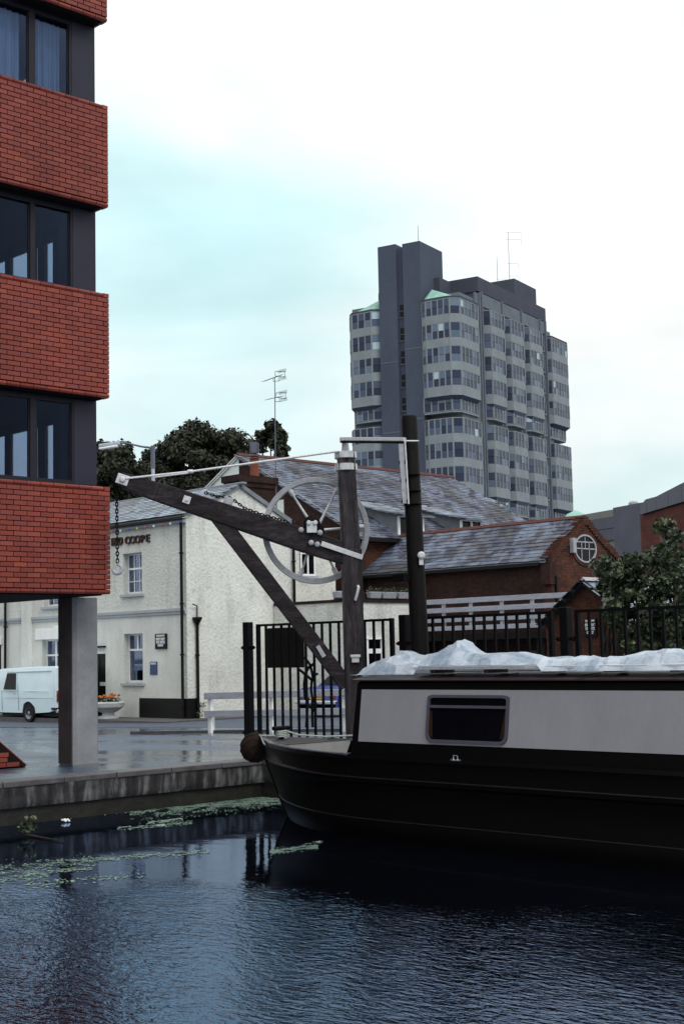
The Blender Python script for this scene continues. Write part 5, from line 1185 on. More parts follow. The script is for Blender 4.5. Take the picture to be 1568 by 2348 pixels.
for x in (dx0 + .3, (dx0 + dx1) / 2, dx1 - 1.2): Bx('leg', (x - .08, YD + .1, -.2), (x + .08, YD + .26, zlo - .3), 'black_paint', dk)
q = ony(1000, 1511, YC1); Bx('lintel', (ony(965, 1511, YC1).x, YC1 - .03, q.z - .05), (ony(1037, 1509, YC1).x, YC1 - .001, q.z + .05), 'white_paint', ob)
Bx('opening', (ony(965, 1540, YC1).x, YC1 - .012, -.1), (ony(1037, 1540, YC1).x, YC1 - .002, q.z - .05), 'glass_dark', ob)
a, c = ony(1170, 1520, YC1).x, ony(1250, 1520, YC1).x; Bx('opening', (a, YC1 - .012, -.1), (c, YC1 - .002, ony(1210, 1492, YC1).z), 'red_door', ob)

# ---- gabled brick porch
YP = 31.4; pa_ = ony(1342, 1336, YP); pe = ony(1243, 1438, YP); hw_ = pa_.x - pe.x
po = empty('brick_porch', (pa_.x, YP + 1.4, 0), 'small brick porch with a steep dark edged gable and a white lettered sign', 'building')
zo = ony(1345, 1512, YP).z; ox0, ox1 = ony(1284, 1515, YP).x, ony(1424, 1508, YP).x
b = MB(); b.prism([(pe.x + .12, YP, zo), (pa_.x + hw_ - .12, YP, zo), (pa_.x + hw_ - .12, YP, pe.z + .1), (pa_.x, YP, pa_.z - .06), (pe.x + .12, YP, pe.z + .1)], (0, .25, 0)); b.box((pe.x + .12, YP, -.3), (ox0, YP + .25, zo)); b.box((ox1, YP, -.3), (pa_.x + hw_ - .12, YP + .25, zo)); b.build('wall', 'orange_brick', po)
Bx('lintel', (ox0 - .1, YP - .04, zo - .03), (ox1 + .1, YP - .001, zo + .07), 'white_paint', po)
Bx('flank_wall', (pe.x + .12, YP + .25, -.3), (pe.x + .34, YP + 3.2, pe.z), 'orange_brick', po); Bx('flank_wall', (pa_.x + hw_ - .34, YP + .25, -.3), (pa_.x + hw_ - .12, YP + 3.2, pe.z), 'orange_brick', po)
Bx('back_wall', (pe.x + .34, YP + 2.6, -.3), (pa_.x + hw_ - .34, YP + 2.8, pe.z), 'interior', po)
Bx('door_frame', (ox0, YP + .02, -.3), (ox0 + .13, YP + .1, zo - .03), 'white_paint', po); Bx('door_frame', (ox1 - .1, YP + .02, -.3), (ox1, YP + .1, zo - .2), 'white_paint', po)
for sd in (-1, 1):
    e_ = V((pa_.x + sd * hw_, YP - .14, pe.z)); a_ = V((pa_.x, YP - .14, pa_.z)); MB().prism([e_, a_, a_ + V((0, 3.4, 0)), e_ + V((0, 3.4, 0))], (0, 0, .05)).build('roof_deck', 'lead', po)
    MB().beam(e_ + V((0, .0, .03)), a_ + V((0, 0, .03)), .05, .13, V((0, 1, 0))).build('bargeboard', 'black_paint', po)
    u_ = a_ - e_; slates(po, 'slate_sheen' if sd > 0 else 'slate', e_ + V((0, 0, .045)), (0, 1, 0), u_, 3.4, u_.length, .28, .19, limit=60)  # right slope takes the slates with painted sheen, left the darker ones
y = YP - .14
while y < YP + 3.2: MB().prism([(pa_.x - .1, y, pa_.z + .05), (pa_.x, y, pa_.z + .15), (pa_.x + .1, y, pa_.z + .05)], (0, .42, 0)).build('ridge_tile', 'silver', po); y += .44
board(1338, 1366, 1418, 1460, [('THE WHARF', .14, .14, .74), ('PATRONS', .36, .19, .78), ('CAR PARK', .56, .19, .80), ('ONLY', .77, .19, .5)], 'black_paint', 'black car park notice with white lettering on the brick porch gable, behind the railings', y=YP)

# ================================================================== FAR BUILDINGS at the right
ctr = {}
def farbox(b, px0, px1, pyt, Y0, Y1, z0=-.4):
    """slab between two sight lines, its top edge through the two given heights"""
    p0, p1 = oY(px0, pyt[0], Y0), oY(px1, pyt[1], Y1); n_ = V((p1.y - p0.y, -(p1.x - p0.x), 0)).normalized()
    if n_.dot(FH) < 0: n_ = -n_
    d = n_ * 12; z1 = (p0.z + p1.z) / 2
    return b.prism([(p0.x, p0.y, z0), (p1.x, p1.y, z0), (p1.x, p1.y, z1), (p0.x, p0.y, z1)], d), p0, p1, z1, n_
pc = empty('concrete_block', tuple(oY(1390, 1500, 92)), 'grey panelled concrete block beyond the brick outbuilding, right of the tower', 'building')
b, p0, p1, z1, nn_ = farbox(MB(), 1330, 1466, (1173, 1166), 92, 86); b.build('wall', 'buff_block', pc)
za, zb_ = oY(1390, 1185, 89).z, oY(1390, 1240, 89).z; dirv = (p1 - p0); dirv.z = 0; Ld = dirv.length; dirv.normalize()
for r_ in range(2):
    for k in range(11):
        a_ = p0 + dirv * (Ld * (k + .008) / 11); c_ = p0 + dirv * (Ld * (k + .992) / 11); h0, h1 = zb_ + (za - zb_) * r_ / 2 + .02, zb_ + (za - zb_) * (r_ + 1) / 2 - .02
        MB().prism([(a_.x, a_.y, h0), (c_.x, c_.y, h0), (c_.x, c_.y, h1), (a_.x, a_.y, h1)], -nn_ * .12).build('panel', 'grey_block', pc)
b, *_ = farbox(MB(), 1404, 1475, (1160, 1156), 84, 81); b.build('roof_plant', 'grey_block', pc)
b = MB(); q = oY(1318, 1172, 100); b.lathe(V((q.x, q.y, q.z - 1.2)), UP, [(1.1, 0), (1.0, .5), (.6, 1.0), (.05, 1.25)], 12); b.build('copper_dome', 'copper', pc, smooth=True)
q = oY(1452, 1172, 85); MB().lathe(V((q.x, q.y, q.z - .6)), UP, [(.28, 0), (.3, .1), (.3, 1.1), (.2, 1.2)], 12).build('flue', 'silver', pc, smooth=True)
rb_ = empty('metal_roofed_hall', tuple(oY(1530, 1500, 74)), 'red brick hall with blue grey metal clad roof at the right edge', 'building')
pA, pB, pC = oY(1466, 1178, 78), oY(1568, 1163, 71), oY(1640, 1150, 67)
z0 = pA.z; dv = (pC - pA); dv.z = 0; n_ = V((dv.y, -dv.x, 0)).normalized(); n_ = n_ if n_.dot(FH) > 0 else -n_
MB().prism([(pA.x, pA.y, -.4), (pC.x, pC.y, -.4), (pC.x, pC.y, z0), (pA.x, pA.y, z0)], n_ * 20).build('wall', 'red_brick', rb_)
def onh(px, py): return onp(px, py, pA - n_ * .15, n_)
t1_, t2_, t3_, t4_ = onh(1475, 1143), onh(1496, 1141), onh(1568, 1104), onh(1660, 1058)
def atpx(px, py): return onh(px, py)
edge_ = [(1466, 1160), (1472, 1146), (1496, 1142), (1568, 1105), (1660, 1058)]
def topy(px): return float(np.interp(px, [e[0] for e in edge_], [e[1] for e in edge_]))
pxs = [1466, 1480, 1502, 1530, 1560, 1590, 1620, 1660]
for a, c in zip(pxs, pxs[1:]):
    q0, q1 = onh(a + .25, topy(a)), onh(c - .25, topy(c)); zb0 = z0 - .1
    MB().prism([(q0.x, q0.y, zb0), (q1.x, q1.y, zb0), tuple(q1), tuple(q0)], n_ * .1).build('metal_panel', 'blue_roof', rb_)
q0, q3 = onh(1466, 1160), onh(1660, 1058); MB().prism([tuple(onh(x_, topy(x_) + .6) + n_ * .12) for x_, _ in edge_] + [(q3.x, q3.y, z0), (q0.x, q0.y, z0)], n_ * 19).build('roof', 'blue_roof', rb_)
# ================================================================== TOWER BLOCK
TA = R(31.5)
d1 = (RH * math.sin(TA) + FH * math.cos(TA)).normalized(); d2 = (FH * math.sin(TA) - RH * math.cos(TA)).normalized()
T0 = oY(961, 552, 193); ZT = T0.z; O2 = V((T0.x, T0.y, 0))
tw = empty('tower_block', tuple(O2), 'tall grey concrete office tower with stacked projecting window bays', 'tower')
def L(t, s, z): return O2 + d1 * t + d2 * s + UP * z
def tp(b, pts, z0, z1): return b.prism([L(t, s, z0) for t, s in pts], (0, 0, z1 - z0))
def zat(px, py, t, s):
    """height at which the sight line through the pixel passes over plan point t, s"""
    Y = (L(t, s, 0) - CAM).dot(FH); d = ray(px, py); return CAM.z + d.z * Y / d.dot(FH)
def tpx(t, s, z=30): x, y, _ = pix(L(t, s, z)); return x, y
# rows measured on the near bay
FHH = 3.3
zr1 = zat(985, 726, 0, -2.5)                                  # sill of the top window row
def sill(k): return zr1 - k * FHH                            # k = 0 at the top
zroof = zat(1078, 634, 7.4, -5); zflr = zroof - 3.4
# stair tower: two shafts with a slit recess between, stair windows in it
b = MB(); tp(b, [(0, 0), (6.8, 0), (6.8, 2.75), (0, 2.75)], -1, ZT); b.build('stair_shaft', 't_dark', tw)
zL = zat(863, 567, 0, 6.6)
b = MB(); tp(b, [(0, 3.85), (6.8, 3.85), (6.8, 6.7), (0, 6.7)], -1, zL); b.build('stair_shaft', 't_dark', tw)
Bz = MB(); tp(Bz, [(.55, 2.75), (6.8, 2.75), (6.8, 3.85), (.55, 3.85)], -1, min(ZT, zL) - .3); Bz.build('recess_wall', 't_dark', tw)
for zz in [ZT - 5.2 - k * 9.9 for k in range(1, 5)]:
    b = MB(); tp(b, [(-.03, .02), (0, .02), (0, 2.73), (-.03, 2.73)], zz, zz + .12); tp(b, [(-.03, 3.87), (0, 3.87), (0, 6.68), (-.03, 6.68)], zz - 1.5, zz - 1.38); b.build('pour_line', 't_fac', tw)
for k in range(14):
    z = sill(k) + .9; t = MB(); tp(t, [(.5, 2.95), (.545, 2.95), (.545, 3.62), (.5, 3.62)], z - .1, z + 1.7); t.build('stair_window', 'glass_dark', tw)
    t = MB(); tp(t, [(.40, 2.86), (.53, 2.86), (.53, 3.72), (.40, 3.72)], z - .24, z - .12); tp(t, [(.46, 2.95), (.5, 2.95), (.5, 3.62), (.46, 3.62)], z + .75, z + .83); t.build('window_sill', 't_fac', tw)
# main slab
b = MB(); tp(b, [(1.8, -5.0), (33, -5.0), (33, 12.2), (1.8, 12.2)], -1, zflr + .0); b.build('slab_block', 't_fac', tw)
b = MB(); tp(b, [(7.4, -5.15), (31.2, -5.15), (31.2, 11), (7.4, 11)], zroof - 2.1, zroof); b.build('roof_parapet', 't_roof', tw)
b = MB(); tp(b, [(4.0, -.9), (7.4, -.9), (7.4, 8), (4, 8)], zflr, zroof - .2); b.build('plant_room', 't_roof', tw)
b = MB(); tp(b, [(7.6, -4.7), (31, -4.7), (31, 10), (7.6, 10)], zflr, zroof - 2.1); b.build('plant_room', 't_dark', tw)
b = MB(); tp(b, [(22, -4.2), (30, -4.2), (30, 2), (22, 2)], zroof, zroof + 3.0); b.build('lift_house', 't_roof', tw)
b = MB(); tp(b, [(6.5, 6.7), (14, 6.7), (14, 10.5), (6.5, 10.5)], zflr, zat(852, 672, 6.5, 7.5)); b.build('plant_room', 't_dark', tw)
bays = []
fac_t = [(8.9, 14.4), (15.6, 21.1), (22.3, 27.8)]
# vertical piers on the long face
for t_ in (7.5, 8.25, 15.0, 21.7, 28.5, 30.6):
    b = MB(); tp(b, [(t_ - .16, -5.42), (t_ + .16, -5.42), (t_ + .16, -5.0), (t_ - .16, -5.0)], -1, zroof - 2.1 if t_ > 7.6 else zflr + 1); b.build('pier', 't_fac', tw)
for (a, c) in zip((8.25, 15.0, 21.7, 28.5), (15.0, 21.7, 28.5, 30.6)):
    b = MB(); tp(b, [(a + .2, -5.2), (c - .2, -5.2), (c - .2, -5.0), (a + .2, -5.0)], zflr - .7, zflr + 1.15); b.build('balustrade_panel', 't_fac', tw)
for a, c in ((6.2, 7.35),): 
    b = MB(); tp(b, [(a, -5.2), (c, -5.2), (c, -5.0), (a, -5.0)], zflr - 1.6, zflr + .9); b.build('balustrade_panel', 't_fac', tw)
panes = []; mul = []
def bay(outline, rows, waists, top_copper=None, lean=0, front=(), name='window_bay', under=True, inset=.75):
    """outline: open plan polyline; rows: floor indices"""
    nP = len(outline)
    c0 = V((sum(p[0] for p in outline) / nP, sum(p[1] for p in outline) / nP, 0))
    def shrink(k): 
        return [(p[0] + (c0.x - p[0]) * 0 + ((outline[0][0] + outline[-1][0]) / 2 * 0), p[1]) for p in outline]
    for k in rows:
        z = sill(k); first = (k == rows[0] or (k - 1) in waists); last = (k + 1) in waists or k == rows[-1]
        ol = [(p[0], p[1]) for p in outline]
        if k in waists:
            cxm = ((outline[0][0] + outline[-1][0]) / 2, (outline[0][1] + outline[-1][1]) / 2); ol = [(cxm[0] + (p[0] - cxm[0]) * .86 if i_ not in (0, nP - 1) else p[0], cxm[1] + (p[1] - cxm[1]) * .86 if i_ not in (0, nP - 1) else p[1]) for i_, p in enumerate(outline)]
            w_ = empty(name, tuple(L(*outline[1], z)), parent=tw)
            b = MB(); tp(b, ol, z - .25, z - .05); b.build('ledge', 't_light', w_)
        else:
            w_ = empty(name, tuple(L(*outline[1], z)), parent=tw)
            b = MB(); tp(b, ol, z - (1.08 if not last else 1.3), z); b.build('spandrel', 't_light', w_)
            if last and under:
                cxm = ((outline[0][0] + outline[-1][0]) / 2, (outline[0][1] + outline[-1][1]) / 2); sm = [(cxm[0] + (p[0] - cxm[0]) * .86, cxm[1] + (p[1] - cxm[1]) * .86) for p in ol]
                b = MB(); A_ = [L(*p, z - 1.3) for p in ol]; C_ = [L(*p, z - 1.8) for p in sm]; n_ = len(A_); b.add(A_ + C_, [(i_, (i_ + 1) % n_, n_ + (i_ + 1) % n_, n_ + i_) for i_ in range(n_)] + [tuple(range(n_, 2 * n_))]); b.build('soffit', 't_dark', w_)
        # glazing set just behind the spandrel face
        gl = [(p[0] * .75 + c0.x * .25, p[1] * .75 + c0.y * .25) for p in ol]
        b = MB(); tp(b, gl, z, z + 2.2); b.build('back_panel', 'glass_dark', w_)
        b = MB(); tp(b, ol, z + 2.13, z + 2.24); tp(b, [(p[0], p[1]) for p in ol], z - .0, z + .08)
        for (p, q) in zip(ol, ol[1:]):
            Lh = math.hypot(q[0] - p[0], q[1] - p[1]); cnt = max(1, round(Lh / 1.02))
            ux, uy = (q[0] - p[0]) / Lh, (q[1] - p[1]) / Lh; nx, ny = uy, -ux
            if (nx * (c0.x - p[0]) + ny * (c0.y - p[1])) > 0: nx, ny = -nx, -ny
            for i_ in range(cnt + 1):
                mt, ms = p[0] + ux * Lh * i_ / cnt, p[1] + uy * Lh * i_ / cnt; g = .09
                dep = .16
                b.prism([L(mt - ux * g, ms - uy * g, z + .08), L(mt + ux * g, ms + uy * g, z + .08), L(mt + ux * g - nx * dep, ms + uy * g - ny * dep, z + .08), L(mt - ux * g - nx * dep, ms - uy * g - ny * dep, z + .08)], (0, 0, 2.05))
            for i_ in range(cnt):
                a0, a1 = (i_ + .09 / Lh * cnt) / cnt, (i_ + 1 - .09 / Lh * cnt) / cnt
                for (h0, h1) in ((.10, 1.08), (1.13, 2.12)):
                    off = -.05; q0 = L(p[0] + ux * Lh * a0 + nx * off, p[1] + uy * Lh * a0 + ny * off, z + h0); q1 = L(p[0] + ux * Lh * a1 + nx * off, p[1] + uy * Lh * a1 + ny * off, z + h0)
                    blind = random.random() < (.035 if h0 > 1 else .02)
                    panes.append((w_, q0, q1, h1 - h0, 'blind' if blind else 't_glass', abs(pix(q0)[0] - pix(q1)[0]), (z + h0 > 17)))
        b.build('mullion_frame', 't_light', w_)
    if top_copper:
        z = sill(rows[0]) + 2.24; c_ = L(*top_copper[:2], z + top_copper[2]); A_ = [L(p[0], p[1], z) for p in outline]; n_ = len(A_)
        b = MB(); b.add(A_ + [c_], [(i_, (i_ + 1) % n_, n_) for i_ in range(n_)]); b.build('copper_roof', 'copper', tw)
        b = MB(); tp(b, outline, z, z + .3); b.build('roof_rim', 't_roof', tw)
R1 = list(range(0, 12))
# near bay at the right hand end of the end wall
bay([(.0, -.02), (-.5, -.9), (-.5, -4.6), (.5, -5.75), (6.1, -5.75), (6.9, -5.0)], R1[:10], (4, 8), (1.6, -.9, 2.1))
# bay at the left hand end
bay([(6.5, 12.3), (1.2, 12.3), (.2, 11.4), (-.1, 8.0), (0.6, 6.75)], R1[:10], (4, 8), (3.0, 7.2, 2.6))
for (a, c) in fac_t: bay([(a, -5.0), (a + .5, -6.1), (c - .5, -6.1), (c, -5.0)], R1, (4, 8))
# far end bay
bay([(31.0, -5.0), (31.4, -5.9), (37.6, -5.9), (38.6, -4.9), (38.6, 2)], R1, (4, 8), (34, -1, 1.2))
# narrow flat windows between the bays
for t_, w2_ in ((7.86, .55), (29.5, 1.5), (30.0, .0)):
    if not w2_: continue
    for k in R1:
        z = sill(k); w_ = empty('flat_window', tuple(L(t_, -5.05, z)), parent=tw); b = MB(); tp(b, [(t_ - w2_ / 2, -5.03), (t_ + w2_ / 2, -5.03), (t_ + w2_ / 2, -5.0), (t_ - w2_ / 2, -5.0)], z, z + 2); b.build('pane', 't_glass', w_)
        b = MB(); 
        for s_ in ((-.5, 0, .5) if w2_ > 1 else (-.5, .5)): tp(b, [(t_ + s_ * w2_ - .06, -5.12), (t_ + s_ * w2_ + .06, -5.12), (t_ + s_ * w2_ + .06, -5.03), (t_ + s_ * w2_ - .06, -5.03)], z, z + 2)
        tp(b, [(t_ - w2_ / 2, -5.18), (t_ + w2_ / 2, -5.18), (t_ + w2_ / 2, -5.03), (t_ - w2_ / 2, -5.03)], z - .15, z); b.build('frame', 't_light', w_)
panes.sort(key=lambda p: -(p[5] + (100 if p[6] else 0)))
rest = {}
for i_, (w_, q0, q1, h, mt_, s_, _v) in enumerate(panes):
    if i_ < 300:
        d = (q1 - q0); n_ = V((d.y, -d.x, 0)).normalized() * .02; MB().prism([q0, q1, q1 + UP * h, q0 + UP * h], n_).build('pane', mt_, w_)
    else: rest.setdefault((w_, mt_), MB()).add([q0, q1, q1 + UP * h, q0 + UP * h], [(0, 1, 2, 3)])
for (w_, mt_), b in rest.items(): b.build('panes', mt_, w_, kind='stuff')
# rooftop masts
def mast(px, py0, py1, t_, s_, label, arms):
    zb = zroof if t_ > 7 else ZT
    if t_ > 7: t_ = min((k * .1 for k in range(75, 310)), key=lambda q: abs(tpx(q, s_, zroof)[0] - px - .02 * (660 - py1) - 2))
    p_ = L(t_, s_, zb); zt_ = zat(px, py0, t_, s_); m_ = empty('radio_mast', tuple(p_), label, 'mast'); b = MB(); b.tube([p_, V((p_.x, p_.y, zt_))], [.05, .03], 5)
    for (h, l) in arms: c_ = V((p_.x, p_.y, zt_ - h)); b.tube([c_ - RH * l * .2, c_ + RH * l], .018, 4); b.tube([c_ + RH * l, c_ + RH * l - UP * .8], .018, 4)
    b.build('pole', 'galv', m_)
mast(961, 517, 552, .3, .3, 'thin short mast on the stair shaft of the tower', [])
mast(1140, 590, 655, 13.4, -1, 'shorter left radio mast on the tower roof', [(3.4, 1.2)])
mast(1168, 532, 660, 16.2, -1, 'taller right radio mast on the tower roof with side arms', [(.1, 2.0), (1.2, 2.0), (5, 1.4), (7, 1.5)])
del L

# ================================================================== TREES
def tree(name, cpx, cpy, wpx, hpx, Y, label, leaf=.11, seed=1, per=300, nl=26, holes=0., cat='tree', mat='leaf_dark', group='trees behind the public house', base=None, rl=(.18, .34)):
    rg = random.Random(seed); c = oY(cpx, cpy, Y); k = Y / F; rx, rz = wpx / 2 * k, hpx / 2 * k
    t = empty(name, (c.x, c.y, -.36 if base is None else base), label, cat, group); lumps = []
    for i in range(nl):
        a = rg.uniform(0, 2 * math.pi); e_ = math.asin(rg.uniform(-.75, 1)); r_ = rg.uniform(rl[0], rl[1]) * min(rx, rz) ; q = .98 - r_ / max(rx, rz) * .8
        lumps.append(((c.x + math.cos(a) * math.cos(e_) * rx * q, c.y + math.sin(a) * math.cos(e_) * rx * q, c.z + math.sin(e_) * rz * q), r_ * 1.15))
    if holes < .5: lumps.append(((c.x, c.y, c.z), min(rx, rz) * .72))
    crown('crown', lumps, leaf, per * 2.3, mat, t, seed)
    b = MB(); z0 = t.location.z; h = c.z - z0; tr_ = max(.06, h * .028)
    b.tube([(c.x, c.y, z0 - .1), (c.x + .1, c.y, z0 + h * .4), (c.x - .05, c.y + .1, z0 + h * .8)], [tr_, tr_ * .75, tr_ * .5], 9)
    for i in range(9):
        l_ = lumps[rg.randrange(len(lumps))][0]; s_ = z0 + h * rg.uniform(.35, .75); b.tube([(c.x, c.y, s_), ((c.x + l_[0]) / 2, (c.y + l_[1]) / 2, (s_ + l_[2]) / 2 + .2), l_], [tr_ * .35, tr_ * .2, tr_ * .07], 6)
    b.build('trunk', 'bark', t, smooth=True); return t
tree('broad_tree', 262, 1110, 185, 215, 66, 'smaller dark tree behind the street lamp beside the office building', seed=4, nl=34, per=420)
tree('broad_tree', 470, 1105, 262, 290, 72, 'largest rounded dark tree crown rising behind the public house', seed=7, nl=52, per=420)
tree('broad_tree', 368, 1120, 150, 200, 76, 'dark tree filling the gap left of the largest crown', seed=9, nl=30, per=380)
tree('lacy_tree', 617, 1030, 86, 140, 70, 'lacy narrow tree crown with sky showing through, left of the aerial', seed=12, nl=40, per=300, holes=1, leaf=.14, rl=(.2, .34))
tree('lacy_tree', 640, 1100, 60, 120, 74, 'low tree crown just behind the chimney', seed=14, nl=18, per=340, leaf=.15)
tree('broad_tree', 180, 1140, 150, 240, 78, 'dark tree mostly hidden behind the office building', seed=15, nl=26, per=300)
# bush right
def bush(name, lobes, Y, label, seed):
    rg = random.Random(seed); lumps = []; cs = oY(lobes[0][0], 1500, Y); t = empty(name, (cs.x, cs.y, G(cs.x)), label, 'bush', 'bushes behind the railings')
    for (px, py, w_, h_, n) in lobes:
        for i in range(n):
            a = rg.uniform(0, 6.28); r_ = rg.random() ** .5; q = oY(px + math.cos(a) * r_ * w_ / 2, py + math.sin(a) * r_ * h_ / 2, Y + rg.uniform(-1.1, 1.1)); lumps.append((tuple(q), rg.uniform(.13, .25)))
    crown('leaves', lumps, .066, 1500, 'leaf_bush', t, seed, flat=.75)
    b = MB(); z0 = G(cs.x)
    for i in range(14): l_ = lumps[rg.randrange(len(lumps))][0]; s_ = V((cs.x + rg.uniform(-.5, .5), cs.y + rg.uniform(-.3, .3), z0 - .05)); b.tube([s_, s_.lerp(V(l_), .5) + V((rg.uniform(-.2, .2), 0, .2)), l_], [.05, .03, .01], 6)
    b.build('stem', 'bark', t, smooth=True)
bush('leafy_bush', [(1528, 1265, 70, 150, 26), (1470, 1320, 130, 90, 34), (1520, 1380, 120, 120, 46), (1440, 1400, 110, 90, 22), (1500, 1470, 150, 90, 46)], 35.5, 'tall round leaved bush behind the railings, in front of the red brick hall', 21)
bush('leafy_bush', [(1395, 1310, 60, 56, 12), (1420, 1350, 90, 60, 16), (1455, 1300, 60, 40, 8)], 36.5, 'lower left bush spilling over the brick porch roof', 22)
bush('leafy_bush', [(1580, 1330, 90, 180, 30), (1600, 1450, 120, 120, 34), (1555, 1460, 80, 110, 20)], 36.3, 'bush at the right edge of the view behind the railings', 23)
# weeds at the foot of the public house corner
q = V((PX + .1, PY + .35, GZ)); t = empty('wall_weeds', tuple(q), 'green weeds growing at the foot of the public house corner', 'weeds'); crown('leaves', [((q.x, q.y, q.z + .15), .15), ((q.x, q.y + .15, q.z + .4), .12)], .03, 2500, 'leaf_bush', t, 5)

# ================================================================== STREET FURNITURE AND VEHICLES
lp = oY(351, 1022, 49); b0 = V((lp.x, lp.y, G(lp.x))); t = empty('street_lamp', tuple(b0), 'grey street lamp with a long arm reaching left in front of the trees', 'lamp')
MB().tube([b0, V((b0.x, b0.y, 4)), V((lp.x, lp.y, lp.z - .4))], [.11, .075, .06], 10).build('pole', 'grey_light', t, smooth=True)
MB().tube([V((lp.x, lp.y, lp.z - .8)), V((lp.x, lp.y, lp.z)), ], .075, 10).build('collar', 'galv', t, smooth=True)
MB().tube([V((lp.x, lp.y, lp.z - .08)), oY(325, 1024, 49), oY(295, 1017, 49), oY(268, 1015, 49)], [.04, .035, .03, .03], 8).build('arm', 'galv', t, smooth=True)
a_, c_ = oY(228, 1023, 49), oY(276, 1016, 49); b = MB(); b.beam(a_, c_, .26, .11, UP.cross((c_ - a_).normalized()), .2, .13); b.build('lantern', 'grey_light', t, bevel=.03)
b = MB(); b.beam(a_ - UP * .09, c_ - UP * .09 + (a_ - c_) * .1, .22, .08, UP.cross((c_ - a_).normalized())); b.build('diffuser', 'white_paint', t, bevel=.03)
# white two rail fence in the street
fa, fb = onG(485, 1681), onG(793, 1677); fe = (fb - fa); fe.z = 0; FL = fe.length; fe.normalize(); fn = V((fe.y, -fe.x, 0)); 
t = empty('street_fence', tuple(fa), 'low white two rail fence along the road behind the black gates', 'fence')
for k, d in enumerate((0, FL * .47, FL, FL * 1.5, FL * 2.0)):
    c_ = fa + fe * d; g = G(c_.x); sd_ = fn if fn.dot(FH) > 0 else -fn
    b = MB(); b.obox(V((c_.x, c_.y, g + .44)), (V((1, 0, 0)), V((0, 1, 0)), UP), (.055, .055, .46)); b.build('post', 'white_paint', t, bevel=.008)
for hz in (.83, .43):
    p0, p1 = fa - fe * .12, fa + fe * FL * 2.1; sd_ = fn if fn.dot(FH) < 0 else -fn
    MB().beam(V((p0.x, p0.y, G(p0.x) + hz)) + sd_ * .09, V((p1.x, p1.y, G(p1.x) + hz)) + sd_ * .09, .045, .15, fn).build('rail', 'grey_white', t, bevel=.008)
MB().box((0, 0, 0), (1, 1, 1))
ka = fa - fe * 2.2; kb = fa + fe * FL * 2.1; Bk = MB(); Bk.beam(V((ka.x, ka.y, G(ka.x) + .012)), V((kb.x, kb.y, G(kb.x) + .012)), .10, .022, UP); Bk.build('kerb', 'coping', kind='structure')
# generic vehicle pieces
def wheelset(root, pts, r, w, ax):
    for (c, s_) in pts:
        t = empty('wheel', tuple(c), parent=root); o_ = ax * s_
        MB().lathe(V(c) - o_ * (w / 2), o_, [(r * .62, 0), (r * .95, .0), (r, .03), (r, w - .03), (r * .95, w), (r * .64, w), (r * .62, w - .06)], 26).build('tyre', 'rubber', t, smooth=True)
        b = MB(); b.lathe(V(c) - o_ * (w / 2 - .01), o_, [(r * .63, 0), (r * .63, w - .015), (r * .52, w - .035), (r * .3, w - .05), (r * .22, w - .02), (r * .08, w - .01)], 24); b.build('rim', 'rim', t, smooth=True)
        x_, y_, _ = frame_axes(o_); b = MB()
        for k in range(8): a = k / 8 * 6.283; b.lathe(V(c) + o_ * (w / 2 - .045) + (x_ * math.cos(a) + y_ * math.sin(a)) * r * .42, o_, [(r * .07, 0), (r * .07, .012)], 8)
        b.build('rim_holes', 'black_paint', t)
# ---- white van, side on, nose to the left
wq = onG(65, 1657); yv = wq.y; xr = onp(127, 1600, V((0, yv, 0)), V((0, 1, 0))).x; gz = G(wq.x); zv = onp(110, 1528, V((0, yv, 0)), V((0, 1, 0))).z - gz
van = empty('parked_van', (xr - 2, yv + .8, gz), 'pale blue white panel van parked in front of the public house, left', 'van')
VW = 1.58; xw = wq.x; rw = .29
# body profile (x measured forward = -x from the rear), with wheel arches cut
def arch(cx_, r_, n=12): return [(cx_ + r_ * math.cos(math.pi * k / n), .30 + r_ * math.sin(math.pi * k / n) * .98) for k in range(n + 1)]
rx = xr - xw; fxw = rx + 2.42
low = [(0.02, .42), (.35, .34)] + arch(rx, .38)[::-1] + arch(fxw, .38)[::-1] + [(fxw + .62, .34), (fxw + .72, .45)]
upv = [(fxw + .74, .70), (fxw + .70, .86), (fxw + .05, .98), (fxw - .02, 1.02), (fxw - .58, zv - .10), (fxw - .80, zv - .055), (1.0, zv), (.12, zv - .01), (.04, zv - .05), (0, .95)]
prof_ = low + upv
def vp(u, z, s_): 
    k = max(0, (z - .95)) / max(.01, zv - .95); w2 = VW / 2 - .03 * k - (.03 if z < .5 else 0); return V((xr - u, yv + VW / 2 + s_ * w2, gz + z))
# shell: side walls, rounded band, centre skin
b = MB(); n = len(prof_)
levels = [(-1, 0.), (-.97, .035), (1.0 - .03, .035), (1, 0.)]
cu, cz = 1.8, .9
def inn(p_, d): 
    v = V((cu - p_[0], 0, cz - p_[1])); return p_ if d == 0 else (p_[0], p_[1])
vs = []
for (s_, ins) in ((-1, .03), (-.97, .0), (.97, .0), (1, .03)):
    for i_, (u, z) in enumerate(prof_):
        if ins: 
            pz, pu = z, u
            if z > .6: pz = z - .045 * (1 if z > zv - .2 else .3); 
            if u < .1: pu = u + .03
            vs.append(vp(pu, pz, s_))
        else: vs.append(vp(u, z, s_))
b.add(vs, [(r_ * n + i_, r_ * n + (i_ + 1) % n, (r_ + 1) * n + (i_ + 1) % n, (r_ + 1) * n + i_) for r_ in range(3) for i_ in range(n)] + [tuple(range(n - 1, -1, -1)), tuple(range(3 * n, 4 * n))])
b.build('body', 'van_white', van, smooth=True)
def vside(pts, mat, nm, off=.006, th=.006): 
    return MB().prism([vp(u, z, -1) + V((0, -off - .008, 0)) for u, z in pts], (0, -th, 0)).build(nm, mat, van)
vside([(2.24, 1.03), (2.98, 1.03), (2.78, zv - .20), (2.26, zv - .20)], 'glass_dark', 'side_window', .004, .006)
